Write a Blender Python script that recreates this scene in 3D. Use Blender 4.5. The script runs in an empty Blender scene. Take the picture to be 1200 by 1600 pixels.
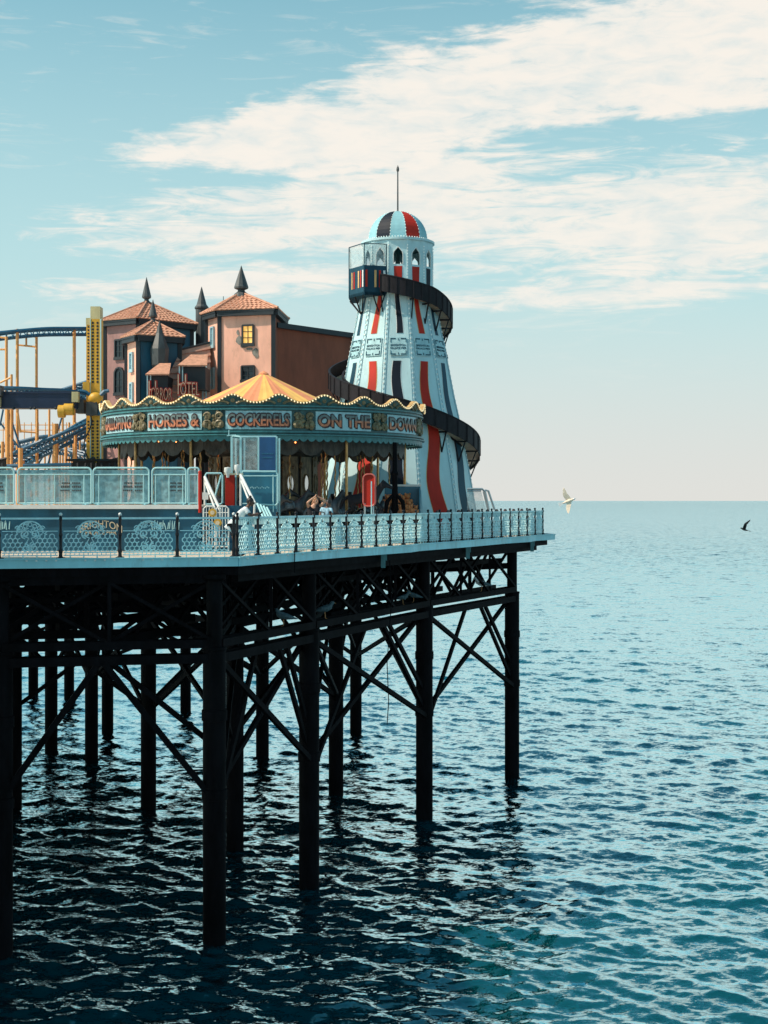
import bpy, bmesh, math, random
import numpy as np
from mathutils import Vector, Matrix
random.seed(7); rng = np.random.default_rng(11)
R = math.radians; PI = math.pi
sc = bpy.context.scene
COL = sc.collection
EYE = 1.65            # eye height above the deck; deck top is z = 0
WATER = -11.25
F = 2300.0            # focal length in photo pixels

# ---------------------------------------------------------------- camera
cam = bpy.data.objects.new('camera', bpy.data.cameras.new('camera'))
COL.objects.link(cam); sc.camera = cam
cam.location = (0, 0, EYE); cam.rotation_euler = (R(90), 0, 0)
cam.data.sensor_fit = 'VERTICAL'; cam.data.sensor_height = 36; cam.data.lens = 36*F/1600
cam.data.shift_y = -18/1600; cam.data.clip_end = 60000
sc.render.resolution_x = 768; sc.render.resolution_y = 1024
sc.view_settings.view_transform = 'Standard'; sc.view_settings.look = 'None'
sc.view_settings.exposure = 0.25; sc.view_settings.gamma = 1

# ---------------------------------------------------------------- sun and sky
SUN_AZ, SUN_EL = R(-76), R(48)     # azimuth measured from straight behind the camera, negative = left
sdir = Vector((math.sin(SUN_AZ)*math.cos(SUN_EL), -math.cos(SUN_AZ)*math.cos(SUN_EL), math.sin(SUN_EL)))
sun = bpy.data.objects.new('sun', bpy.data.lights.new('sun', 'SUN')); COL.objects.link(sun)
sun.data.energy = 4.6; sun.data.angle = R(0.55); sun.data.color = (1.0, 0.83, 0.66)
sun.rotation_euler = sdir.to_track_quat('Z', 'Y').to_euler(); sun.location = (-60, 0, 60)

W = bpy.data.worlds.new('World'); sc.world = W; W.use_nodes = True
nt = W.node_tree; N = nt.nodes; L = nt.links; N.clear()
def nd(tree, kind, **kw):
    n = tree.nodes.new(kind)
    for k, v in kw.items(): setattr(n, k, v)
    return n
def link_in(tree, sock, v):
    if isinstance(v, (int, float)): sock.default_value = v
    elif isinstance(v, tuple): sock.default_value = v
    else: tree.links.new(v, sock)
def math_n(tree, op, a, b=0.0, clamp=False):
    n = nd(tree, 'ShaderNodeMath', operation=op, use_clamp=clamp)
    link_in(tree, n.inputs[0], a); link_in(tree, n.inputs[1], b); return n.outputs[0]
def mix_c(tree, f, a, b, blend='MIX'):
    n = nd(tree, 'ShaderNodeMix', data_type='RGBA', blend_type=blend)
    link_in(tree, n.inputs[0], f)
    for s, v in ((n.inputs[6], a), (n.inputs[7], b)):
        if isinstance(v, tuple): s.default_value = (*v[:3], 1)
        else: tree.links.new(v, s)
    return n.outputs[2]
def smooth(tree, x, lo, hi):
    n = nd(tree, 'ShaderNodeMapRange', interpolation_type='SMOOTHSTEP')
    link_in(tree, n.inputs[0], x); n.inputs[1].default_value = lo; n.inputs[2].default_value = hi
    return n.outputs[0]
def build_sky():
    M_ = lambda op, a, b=0.0, c=False: math_n(nt, op, a, b, c)
    sky = nd(nt, 'ShaderNodeTexSky', sky_type='NISHITA', sun_disc=False)
    sky.sun_elevation = SUN_EL; sky.sun_rotation = math.atan2(sdir.x, sdir.y)
    sky.air_density = 1.0; sky.dust_density = 0.6; sky.ozone_density = 2.0
    tc = nd(nt, 'ShaderNodeTexCoord'); sx = nd(nt, 'ShaderNodeSeparateXYZ'); L.new(tc.outputs['Generated'], sx.inputs[0])
    x, y, z = sx.outputs
    h = M_('SQRT', M_('ADD', M_('MULTIPLY', x, x), M_('MULTIPLY', y, y)))
    v = M_('DIVIDE', z, M_('MAXIMUM', h, .02))          # tangent of the elevation
    ay = M_('MAXIMUM', M_('ABSOLUTE', y), .05)
    u = M_('DIVIDE', x, ay)
    tint = mix_c(nt, smooth(nt, v, 0.0, 0.9), (0.95, 1.48, 1.16), (0.42, 1.42, 1.20))
    base = mix_c(nt, 1.0, sky.outputs[0], tint, 'MULTIPLY')
    # pale warm air low over the horizon
    hz = M_('SUBTRACT', 1.0, smooth(nt, v, -0.01, 0.60))
    hz = M_('POWER', hz, 1.35)
    base = mix_c(nt, M_('MULTIPLY', hz, 1.0), base, (5.0, 6.75, 6.95))
    low = M_('SUBTRACT', 1.0, smooth(nt, v, -0.02, 0.17))
    base = mix_c(nt, M_('MULTIPLY', low, .85), base, (7.0, 6.6, 6.15))
    # clouds live in direction space (u = sideways, v = up)
    cv = nd(nt, 'ShaderNodeCombineXYZ'); L.new(u, cv.inputs[0]); L.new(v, cv.inputs[1])
    def noise(sxx, syy, scale, det, dist=0.0, off=0.0, rough=.58):
        mp = nd(nt, 'ShaderNodeMapping'); mp.inputs['Scale'].default_value = (sxx, syy, 1)
        mp.inputs['Rotation'].default_value = (0, 0, R(-10)); mp.inputs['Location'].default_value = (off, off*.7, off)
        L.new(cv.outputs[0], mp.inputs[0])
        n = nd(nt, 'ShaderNodeTexNoise'); n.inputs['Scale'].default_value = scale
        n.inputs['Detail'].default_value = det; n.inputs['Roughness'].default_value = rough
        n.inputs['Distortion'].default_value = dist
        L.new(mp.outputs[0], n.inputs['Vector']); return n.outputs['Fac']
    big = noise(1, 2.6, 9.0, 8, .6, 3.1)
    fine = noise(1, 3.0, 34.0, 7, .4, 7.7)
    wisp = noise(1, 6.0, 15.0, 9, 1.2, 1.3, .66)
    def blob(cx, cy, rx, ry, ang):
        c, s = math.cos(R(ang)), math.sin(R(ang))
        dx = M_('SUBTRACT', u, (cx-600)/F); dy = M_('SUBTRACT', v, (782-cy)/F)
        a = M_('DIVIDE', M_('ADD', M_('MULTIPLY', dx, c), M_('MULTIPLY', dy, s)), rx/F)
        b = M_('DIVIDE', M_('SUBTRACT', M_('MULTIPLY', dy, c), M_('MULTIPLY', dx, s)), ry/F)
        d = M_('ADD', M_('MULTIPLY', a, a), M_('MULTIPLY', b, b))
        return M_('SUBTRACT', 1.0, d)                      # 1 at the centre, 0 at the rim, negative outside
    def union(lst):
        o = lst[0]
        for q in lst[1:]: o = M_('MAXIMUM', o, q)
        return o
    solid = union([blob(700, 165, 470, 95, 12), blob(1010, 105, 460, 125, 6), blob(470, 215, 300, 62, 6),
                   blob(1300, 40, 480, 150, 4)])
    thin = union([blob(620, 335, 560, 72, 3), blob(1090, 345, 470, 105, 4), blob(380, 440, 340, 32, 4), blob(660, 275, 300, 46, 5),
                  blob(960, 462, 340, 26, 2), blob(1120, 400, 260, 40, 2)])
    n1 = M_('ADD', M_('MULTIPLY', M_('SUBTRACT', big, .5), 2.6), M_('ADD', M_('MULTIPLY', M_('SUBTRACT', fine, .5), 1.2), M_('MULTIPLY', M_('SUBTRACT', wisp, .5), 1.5)))
    n2 = M_('ADD', M_('MULTIPLY', M_('SUBTRACT', wisp, .5), 3.4), M_('MULTIPLY', M_('SUBTRACT', fine, .5), 1.0))
    c1 = smooth(nt, M_('ADD', M_('SUBTRACT', solid, M_('MULTIPLY', M_('MAXIMUM', blob(980, 222, 300, 36, 4), 0.0), .9)), n1), -.06, .66)
    c2 = M_('MULTIPLY', smooth(nt, M_('ADD', thin, n2), -.10, .95), .95)
    # outside the photographed part of the sky: scattered thin cloud
    veil = M_('MULTIPLY', smooth(nt, M_('ADD', wisp, M_('MULTIPLY', big, .5)), .78, 1.0), .30)
    c = M_('MAXIMUM', M_('MAXIMUM', c1, c2), veil)
    c = M_('MULTIPLY', c, smooth(nt, v, .05, .15))
    c = M_('MULTIPLY', c, .95)
    shade = smooth(nt, M_('ADD', M_('MULTIPLY', fine, .7), M_('MULTIPLY', big, .5)), .36, .72)
    cc = mix_c(nt, shade, (6.5, 7.1, 7.0), (8.6, 8.0, 7.25))
    out = mix_c(nt, c, base, cc)
    bg = nd(nt, 'ShaderNodeBackground'); bg.inputs[1].default_value = 0.095
    L.new(out, bg.inputs[0]); wo = nd(nt, 'ShaderNodeOutputWorld'); L.new(bg.outputs[0], wo.inputs[0])
build_sky()

# ---------------------------------------------------------------- helpers
def at(px, py, d):
    return Vector(((px-600)/F*d, d, EYE+(782-py)/F*d))
def gx(px, d): return (px-600)/F*d
def gz(py, d): return EYE+(782-py)/F*d
ORG = {}
class MB:
    def __init__(s): s.v = []; s.f = []; s.m = []; s.mi = 0
    def add(s, vs, fs, mi=None):
        b = len(s.v); s.v += [tuple(p) for p in vs]; s.f += [tuple(i+b for i in f) for f in fs]
        s.m += [s.mi if mi is None else mi]*len(fs); return s
    def box(s, c, size, rz=0, mi=None, taper=1.0):
        hx, hy, hz = size[0]/2, size[1]/2, size[2]/2; c_, s_ = math.cos(rz), math.sin(rz); vs = []
        for k, (x, y, z) in enumerate([(-1,-1,-1),(1,-1,-1),(1,1,-1),(-1,1,-1),(-1,-1,1),(1,-1,1),(1,1,1),(-1,1,1)]):
            t = taper if z > 0 else 1; X, Y = x*hx*t, y*hy*t
            vs.append((c[0]+X*c_-Y*s_, c[1]+X*s_+Y*c_, c[2]+z*hz))
        return s.add(vs, [(0,3,2,1),(4,5,6,7),(0,1,5,4),(1,2,6,5),(2,3,7,6),(3,0,4,7)], mi)
    def bar(s, p, q, w, h=None, mi=None, up=(0,0,1)):
        h = h or w; p, q = Vector(p), Vector(q); d = (q-p)
        if d.length < 1e-6: return s
        d.normalize(); u = Vector(up)
        if abs(d.dot(u)) > .98: u = Vector((0, 1, 0))
        sd = d.cross(u).normalized(); u = sd.cross(d).normalized(); sd *= w/2; u *= h/2
        return s.add([p-sd-u, p+sd-u, p+sd+u, p-sd+u, q-sd-u, q+sd-u, q+sd+u, q-sd+u],
                     [(0,1,2,3),(7,6,5,4),(0,4,5,1),(1,5,6,2),(2,6,7,3),(3,7,4,0)], mi)
    def tube(s, pts, r, seg=6, mi=None, closed=False):
        pts = [Vector(p) for p in pts]; n = len(pts); rs = r if isinstance(r, (list, tuple)) else [r]*n
        vs = []; prev = None
        for i, p in enumerate(pts):
            a = pts[(i-1) % n] if closed else pts[max(i-1, 0)]; b = pts[(i+1) % n] if closed else pts[min(i+1, n-1)]
            d = (b-a).normalized()
            if prev is None:
                u = Vector((0,0,1)) if abs(d.z) < .9 else Vector((0,1,0))
                u = d.cross(u).normalized()
            else: u = (prev - d*prev.dot(d)).normalized()
            prev = u; w = d.cross(u)
            for k in range(seg):
                t = 2*PI*k/seg; vs.append(p+(u*math.cos(t)+w*math.sin(t))*rs[i])
        fs = []
        for i in range(n if closed else n-1):
            j = (i+1) % n
            for k in range(seg):
                fs.append((i*seg+k, i*seg+(k+1) % seg, j*seg+(k+1) % seg, j*seg+k))
        if not closed:
            fs.append(tuple(reversed(range(seg)))); fs.append(tuple(range((n-1)*seg, n*seg)))
        return s.add(vs, fs, mi)
    def lathe(s, prof, c, seg=24, a0=0, a1=2*PI, mi=None, caps=True, mats=None):
        full = abs(a1-a0-2*PI) < 1e-6; n = seg if full else seg+1; vs = []
        for r, z in prof:
            for k in range(n):
                t = a0+(a1-a0)*k/seg; vs.append((c[0]+r*math.cos(t), c[1]+r*math.sin(t), c[2]+z))
        fs = []; ms = []
        for i in range(len(prof)-1):
            for k in range(seg):
                k2 = (k+1) % n
                fs.append((i*n+k, i*n+k2, (i+1)*n+k2, (i+1)*n+k)); ms.append(mats(i, k) if mats else (s.mi if mi is None else mi))
        if caps and full:
            if prof[0][0] > 1e-4: fs.append(tuple(reversed(range(n)))); ms.append(ms[0])
            if prof[-1][0] > 1e-4: fs.append(tuple(range((len(prof)-1)*n, len(prof)*n))); ms.append(ms[-1])
        b = len(s.v); s.v += vs; s.f += [tuple(i+b for i in f) for f in fs]; s.m += ms; return s
    def prism(s, poly, z0, z1, mi=None):
        n = len(poly)
        return s.add([(x, y, z0) for x, y in poly]+[(x, y, z1) for x, y in poly],
                     [tuple(reversed(range(n))), tuple(range(n, 2*n))]+[(i, (i+1) % n, n+(i+1) % n, n+i) for i in range(n)], mi)
    def slab(s, pts, nrm, t, mi=None):
        """a flat outline (3-D points) given thickness t along nrm"""
        nrm = Vector(nrm).normalized()*t; n = len(pts); pts = [Vector(p) for p in pts]
        return s.add(pts+[p+nrm for p in pts], [tuple(reversed(range(n))), tuple(range(n, 2*n))]+
                     [(i, (i+1) % n, n+(i+1) % n, n+i) for i in range(n)], mi)
    def ball(s, c, r, seg=8, rings=6, mi=None, sc_=(1,1,1)):
        vs = []; fs = []
        for i in range(rings+1):
            p = PI*i/rings
            for k in range(seg):
                t = 2*PI*k/seg
                vs.append((c[0]+r*sc_[0]*math.sin(p)*math.cos(t), c[1]+r*sc_[1]*math.sin(p)*math.sin(t), c[2]-r*sc_[2]*math.cos(p)))
        for i in range(rings):
            for k in range(seg):
                fs.append((i*seg+k, i*seg+(k+1) % seg, (i+1)*seg+(k+1) % seg, (i+1)*seg+k))
        return s.add(vs, fs, mi)
    def build(s, name, mats, parent=None, loc=None, smooth_=False):
        if parent is not None: o_ = ORG[parent.name]
        else: o_ = Vector(loc) if loc is not None else Vector((0,0,0))
        me = bpy.data.meshes.new(name)
        me.from_pydata([(v[0]-o_.x, v[1]-o_.y, v[2]-o_.z) for v in s.v], [], s.f)
        mats = mats if isinstance(mats, (list, tuple)) else [mats]
        for m in mats: me.materials.append(m)
        if len(mats) > 1: me.polygons.foreach_set('material_index', s.m)
        bm = bmesh.new(); bm.from_mesh(me); bmesh.ops.remove_doubles(bm, verts=bm.verts, dist=1e-5)
        bmesh.ops.recalc_face_normals(bm, faces=bm.faces); bm.to_mesh(me); bm.free()
        if smooth_: me.polygons.foreach_set('use_smooth', [True]*len(me.polygons)); me.set_sharp_from_angle(angle=R(40))
        ob = bpy.data.objects.new(name, me); COL.objects.link(ob)
        if parent is not None: ob.parent = parent
        else: ob.location = o_
        ORG[ob.name] = o_
        return ob
def build_each(bb, name, mats, parent):
    par = list(range(len(bb.v)))
    def fd(i):
        while par[i] != i: par[i] = par[par[i]]; i = par[i]
        return i
    for f in bb.f:
        for i in f[1:]: par[fd(i)] = fd(f[0])
    grp = {}
    for f, m in zip(bb.f, bb.m): grp.setdefault(fd(f[0]), []).append((f, m))
    for fl in grp.values():
        ids = sorted({i for f, _ in fl for i in f}); mp = {i: k for k, i in enumerate(ids)}; o = MB()
        o.v = [bb.v[i] for i in ids]; o.f = [tuple(mp[i] for i in f) for f, _ in fl]; o.m = [m for _, m in fl]; o.build(name, mats, parent)
def tag(o, label=None, cat=None, group=None, kind=None):
    if label: o['label'] = label
    if cat: o['category'] = cat
    if group: o['group'] = group
    if kind: o['kind'] = kind
    return o
def thing(name, label, cat, loc=(0,0,0), group=None):
    o = bpy.data.objects.new(name, None); COL.objects.link(o); o.location = loc; o.empty_display_size = .2
    ORG[o.name] = Vector(loc); return tag(o, label, cat, group)
def dup(o, loc=None, rz=None, label=None, parent=None):
    c = o.copy(); COL.objects.link(c)
    if parent is not None: c.parent = parent
    if loc is not None: c.location = loc
    if rz is not None: c.rotation_euler = (0, 0, rz)
    if label: c['label'] = label
    ORG[c.name] = Vector(loc) if loc is not None else ORG[o.name]
    for ch in list(o.children): dup(ch, parent=c)
    return c
def skin(joints, edges, radii, sub=2, root=0):
    """grow one continuous surface round a skeleton and return its mesh data"""
    me = bpy.data.meshes.new('skel'); me.from_pydata(joints, edges, []); ob = bpy.data.objects.new('skel', me); COL.objects.link(ob)
    ob.modifiers.new('s', 'SKIN'); 
    for i, r in enumerate(radii):
        sv = me.skin_vertices[0].data[i]; sv.radius = r if isinstance(r, tuple) else (r, r); sv.use_root = (i == root)
    md = ob.modifiers.new('d', 'SUBSURF'); md.levels = sub; md.render_levels = sub
    bpy.context.view_layer.update(); dg = bpy.context.evaluated_depsgraph_get()
    out = bpy.data.meshes.new_from_object(ob.evaluated_get(dg), depsgraph=dg)
    bpy.data.objects.remove(ob); bpy.data.meshes.remove(me)
    out.polygons.foreach_set('use_smooth', [True]*len(out.polygons))
    return out
def mesh_obj(name, me, mat_, parent=None, loc=(0,0,0)):
    me.name = name; me.materials.clear(); me.materials.append(mat_); ob = bpy.data.objects.new(name, me); COL.objects.link(ob)
    if parent is not None: ob.parent = parent
    else: ob.location = loc
    ORG[ob.name] = ORG[parent.name] if parent is not None else Vector(loc)
    return ob
def text_faces(txt, size, depth=.02, offset=0.0):
    cu = bpy.data.curves.new('t', 'FONT'); cu.body = txt; cu.size = size; cu.extrude = depth; cu.align_x = 'CENTER'; cu.align_y = 'CENTER'
    cu.resolution_u = 3; cu.offset = offset
    ob = bpy.data.objects.new('t', cu); COL.objects.link(ob); bpy.context.view_layer.update()
    dg = bpy.context.evaluated_depsgraph_get(); me = bpy.data.meshes.new_from_object(ob.evaluated_get(dg), depsgraph=dg)
    vs = [v.co.copy() for v in me.vertices]; fs = [tuple(p.vertices) for p in me.polygons]
    bpy.data.objects.remove(ob); bpy.data.curves.remove(cu); bpy.data.meshes.remove(me)
    return vs, fs

# ---------------------------------------------------------------- materials
def mat(name, col, rough=.55, metal=0.0, var=.18, scale=1.5, dirt=0.0, dirtcol=(.08,.06,.05), bump=0.0, emit=None, spec=.5, streak=True):
    m = bpy.data.materials.new(name); m.use_nodes = True; t = m.node_tree; b = t.nodes['Principled BSDF']
    tc = nd(t, 'ShaderNodeTexCoord'); mp = nd(t, 'ShaderNodeMapping'); t.links.new(tc.outputs['Object'], mp.inputs[0])
    mp.inputs['Scale'].default_value = (1, 1, .35) if streak else (1, 1, 1)
    n = nd(t, 'ShaderNodeTexNoise'); n.inputs['Scale'].default_value = scale; n.inputs['Detail'].default_value = 7; n.inputs['Roughness'].default_value = .62
    t.links.new(mp.outputs[0], n.inputs['Vector'])
    lo = tuple(max(0, c*(1-var)) for c in col); hi = tuple(min(1, c*(1+var)) for c in col)
    c = mix_c(t, smooth(t, n.outputs['Fac'], .3, .7), lo, hi)
    if dirt > 0:
        n2 = nd(t, 'ShaderNodeTexNoise'); n2.inputs['Scale'].default_value = scale*3.3; n2.inputs['Detail'].default_value = 9; n2.inputs['Roughness'].default_value = .7
        t.links.new(mp.outputs[0], n2.inputs['Vector'])
        c = mix_c(t, math_n(t, 'MULTIPLY', smooth(t, n2.outputs['Fac'], .50, .72), dirt), c, dirtcol)
    t.links.new(c, b.inputs['Base Color']); b.inputs['Roughness'].default_value = rough; b.inputs['Metallic'].default_value = metal
    b.inputs['Specular IOR Level'].default_value = spec
    if bump:
        bp = nd(t, 'ShaderNodeBump'); bp.inputs['Strength'].default_value = bump; bp.inputs['Distance'].default_value = .03
        t.links.new(n.outputs['Fac'], bp.inputs['Height']); t.links.new(bp.outputs[0], b.inputs['Normal'])
    if emit:
        b.inputs['Emission Color'].default_value = (*emit[:3], 1); b.inputs['Emission Strength'].default_value = emit[3]
    return m
def stripes(m, axis, period, duty, dark, coord='Object', soft=.0):
    """darken a thin groove every `period` metres along an axis of the material's own colour"""
    t = m.node_tree; b = t.nodes['Principled BSDF']; src = b.inputs['Base Color'].links[0].from_socket
    tc = nd(t, 'ShaderNodeTexCoord'); s = nd(t, 'ShaderNodeSeparateXYZ'); t.links.new(tc.outputs[coord], s.inputs[0])
    f = math_n(t, 'FRACT', math_n(t, 'DIVIDE', s.outputs[axis], period))
    k = math_n(t, 'LESS_THAN', f, duty)
    t.links.new(mix_c(t, k, src, dark), b.inputs['Base Color']); return m
M = {}
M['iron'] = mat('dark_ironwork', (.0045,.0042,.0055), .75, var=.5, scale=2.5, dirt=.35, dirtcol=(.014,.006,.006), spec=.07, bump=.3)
M['post'] = mat('black_railing_paint', (.010,.010,.014), .4, spec=.3)
M['white'] = mat('white_gloss_paint', (.72,.74,.73), .4, var=.06, dirt=.25, dirtcol=(.42,.40,.36))
M['fascia'] = mat('pale_fascia_paint', (.30,.66,.74), .45, var=.14, scale=.9, dirt=.4, dirtcol=(.22,.33,.35))
M['lace'] = mat('pale_railing_paint', (.56,.82,.85), .5, var=.12, scale=3)
M['deck'] = stripes(mat('deck_timber', (.56,.47,.38), .8, var=.2, scale=2.2, dirt=.4, dirtcol=(.28,.23,.18), streak=False), 0, .16, .08, (.2,.16,.12))
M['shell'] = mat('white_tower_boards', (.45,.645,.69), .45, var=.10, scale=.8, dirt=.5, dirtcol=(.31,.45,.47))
M['red'] = mat('red_gloss_paint', (.46,.025,.014), .6, var=.15, spec=.25)
M['navy'] = mat('navy_gloss_paint', (.006,.011,.022), .6, spec=.2)
M['teal_stripe'] = mat('blue_gloss_paint', (.010,.055,.09), .6, spec=.25)
M['slide'] = mat('dark_slide_boards', (.012,.010,.014), .6, var=.4, scale=4, spec=.25)
M['slidein'] = mat('worn_slide_bed', (.45,.33,.24), .4)
M['steel'] = mat('grey_tube_steel', (.45,.50,.52), .35, metal=.6)
M['tube'] = mat('pale_tube_paint', (.40,.68,.72), .35, var=.08)
M['gold'] = mat('gilded_scroll_paint', (.62,.38,.15), .4, var=.3, scale=5)
M['gold_dull'] = mat('aged_gilt', (.16,.13,.07), .5, var=.5, scale=9)
M['bulb'] = mat('cream_bulb', (.95,.80,.55), .3, var=.05, emit=(1.0,.72,.36,.55))
M['bulbw'] = mat('clear_bulb', (.85,.88,.86), .3, var=.05)
M['bulbo'] = mat('lit_amber_bulb', (.9,.4,.15), .3, emit=(1.0,.26,.06,5.0))
M['glow'] = mat('lit_window_pane', (.8,.5,.15), .3, var=.3, scale=6, emit=(1.0,.50,.10,.55))
M['board'] = mat('teal_rounding_board', (.022,.090,.096), .45, var=.45, scale=6, dirt=.5, dirtcol=(.05,.05,.03))
M['board2'] = mat('teal_moulding_paint', (.035,.17,.19), .45, var=.25, scale=5)
M['panel'] = mat('pale_letter_panel', (.34,.55,.60), .45, var=.15, scale=4)
M['canvA'] = mat('yellow_canvas', (.80,.46,.13), .8, var=.1, scale=2)
M['canvB'] = mat('orange_canvas', (.72,.27,.13), .8, var=.1, scale=2)
M['letter'] = mat('orange_letter_paint', (.60,.17,.06), .45, var=.3, scale=9)
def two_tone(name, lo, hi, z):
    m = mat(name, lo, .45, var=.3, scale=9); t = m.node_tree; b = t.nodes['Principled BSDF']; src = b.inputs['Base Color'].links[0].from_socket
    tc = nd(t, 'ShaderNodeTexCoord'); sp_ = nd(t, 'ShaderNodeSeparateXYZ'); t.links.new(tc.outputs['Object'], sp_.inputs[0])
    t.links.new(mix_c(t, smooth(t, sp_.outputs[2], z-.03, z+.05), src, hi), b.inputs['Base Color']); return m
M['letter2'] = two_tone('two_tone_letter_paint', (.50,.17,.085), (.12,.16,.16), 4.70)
M['letter_dk'] = mat('brown_letter_shadow', (.045,.018,.022), .5)
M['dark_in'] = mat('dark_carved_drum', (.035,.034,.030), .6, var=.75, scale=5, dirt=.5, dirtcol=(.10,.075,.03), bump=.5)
M['mirror'] = mat('bevelled_mirror', (.62,.66,.66), .08, metal=.9, var=.1)
M['brass'] = mat('twisted_brass', (.42,.25,.10), .3, metal=.8, var=.3, scale=14)
M['horse'] = mat('painted_horse', (.07,.075,.085), .35, var=.7, scale=2.5)
M['saddle'] = mat('saddle_paint', (.10,.13,.15), .35, var=.8, scale=6)
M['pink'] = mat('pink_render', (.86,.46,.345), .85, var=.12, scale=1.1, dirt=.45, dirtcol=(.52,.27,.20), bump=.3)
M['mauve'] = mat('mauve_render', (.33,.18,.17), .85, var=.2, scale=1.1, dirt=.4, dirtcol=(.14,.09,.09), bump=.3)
M['brick'] = mat('brick_red_wall', (.235,.066,.036), .85, var=.26, scale=.6, dirt=.4, dirtcol=(.15,.05,.035))
M['trim'] = mat('dark_timber_trim', (.012,.020,.028), .6)
M['plaster'] = mat('bare_plaster_patch', (.20,.19,.17), .9, var=.5, scale=7)
M['tile'] = mat('terracotta_tile', (.52,.26,.17), .75, var=.25, scale=5, dirt=.3, dirtcol=(.3,.12,.08), streak=False)
M['shingle'] = mat('pink_shingle', (.50,.27,.20), .85, var=.15, scale=3)
M['lead'] = mat('lead_spire', (.055,.062,.066), .5, var=.4, scale=3)
M['frame_b'] = mat('pale_blue_frame', (.30,.48,.55), .5)
M['pane_d'] = mat('dark_glass', (.015,.03,.04), .08, var=.2)
M['sign_red'] = mat('red_sign_letters', (.42,.035,.025), .5)
M['orange_pole'] = mat('orange_steel_paint', (.70,.33,.10), .5, var=.12)
M['track'] = mat('blue_track_paint', (.014,.095,.18), .45)
M['yellow'] = mat('yellow_steel_paint', (.62,.34,.03), .5, var=.15, scale=2, dirt=.3, dirtcol=(.35,.2,.05))
M['cream_y'] = mat('pale_yellow_paint', (.50,.44,.24), .5)
M['navyarm'] = mat('navy_arm_paint', (.008,.020,.055), .4)
M['black'] = mat('black_rubber', (.008,.008,.010), .6)
M['plinth'] = mat('dark_blue_plinth_and_wall_shade', (.006,.085,.15), .5, var=.35, scale=1.2)  # also stands for the shade on two hotel tower walls
M['blue'] = mat('blue_sign_board', (.010,.075,.20), .4, var=.2)
M['blue2'] = mat('mid_blue_board', (.02,.16,.25), .4, var=.2)
M['ivory'] = mat('ivory_letters', (.70,.58,.40), .5)
M['skin'] = mat('light_skin', (.56,.30,.20), .55, var=.08)
M['skin_d'] = mat('tanned_skin', (.16,.075,.05), .55, var=.1)
M['hair_d'] = mat('dark_hair', (.012,.010,.012), .5)
M['hair_l'] = mat('fair_hair', (.34,.17,.09), .5, var=.3, scale=12)
M['cloth_w'] = mat('white_cotton', (.72,.76,.78), .9, var=.06)
M['cloth_k'] = mat('black_cotton', (.010,.010,.016), .9)
M['cloth_b'] = mat('blue_patterned_cotton', (.30,.50,.62), .9, var=.6, scale=9)
M['denim'] = mat('blue_denim', (.05,.13,.19), .9)
M['gull'] = mat('cream_feather', (.86,.70,.55), .8, var=.15, scale=9)
M['gullw'] = mat('white_feather', (.68,.70,.70), .8, var=.1, scale=9)
M['dkfeather'] = mat('black_feather', (.012,.014,.017), .7)
M['grfeather'] = mat('grey_feather', (.055,.10,.12), .7, var=.35, scale=14)
M['beak'] = mat('horn_beak', (.35,.16,.05), .5)
M['maroon'] = mat('maroon_vinyl', (.060,.012,.014), .5)
M['toy'] = mat('orange_toy_fur', (.65,.25,.10), .9, var=.3, scale=8)
def glass(name, col, alpha, rough=.1):
    m = bpy.data.materials.new(name); m.use_nodes = True; t = m.node_tree; b = t.nodes['Principled BSDF']
    n = nd(t, 'ShaderNodeTexNoise'); n.inputs['Scale'].default_value = 4.5; n.inputs['Detail'].default_value = 8
    tc = nd(t, 'ShaderNodeTexCoord'); t.links.new(tc.outputs['Object'], n.inputs['Vector'])
    c = mix_c(t, smooth(t, n.outputs['Fac'], .35, .65), tuple(x*.75 for x in col), col); t.links.new(c, b.inputs['Base Color'])
    b.inputs['Roughness'].default_value = rough; b.inputs['Alpha'].default_value = alpha
    t.links.new(math_n(t, 'ADD', math_n(t, 'MULTIPLY', smooth(t, n.outputs['Fac'], .3, .7), alpha*.45), alpha*.75, True), b.inputs['Alpha'])
    return m
M['glass'] = glass('scuffed_clear_panel', (.36,.62,.68), .64)
M['clear'] = glass('clear_glazing', (.55,.66,.68), .30)
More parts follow.
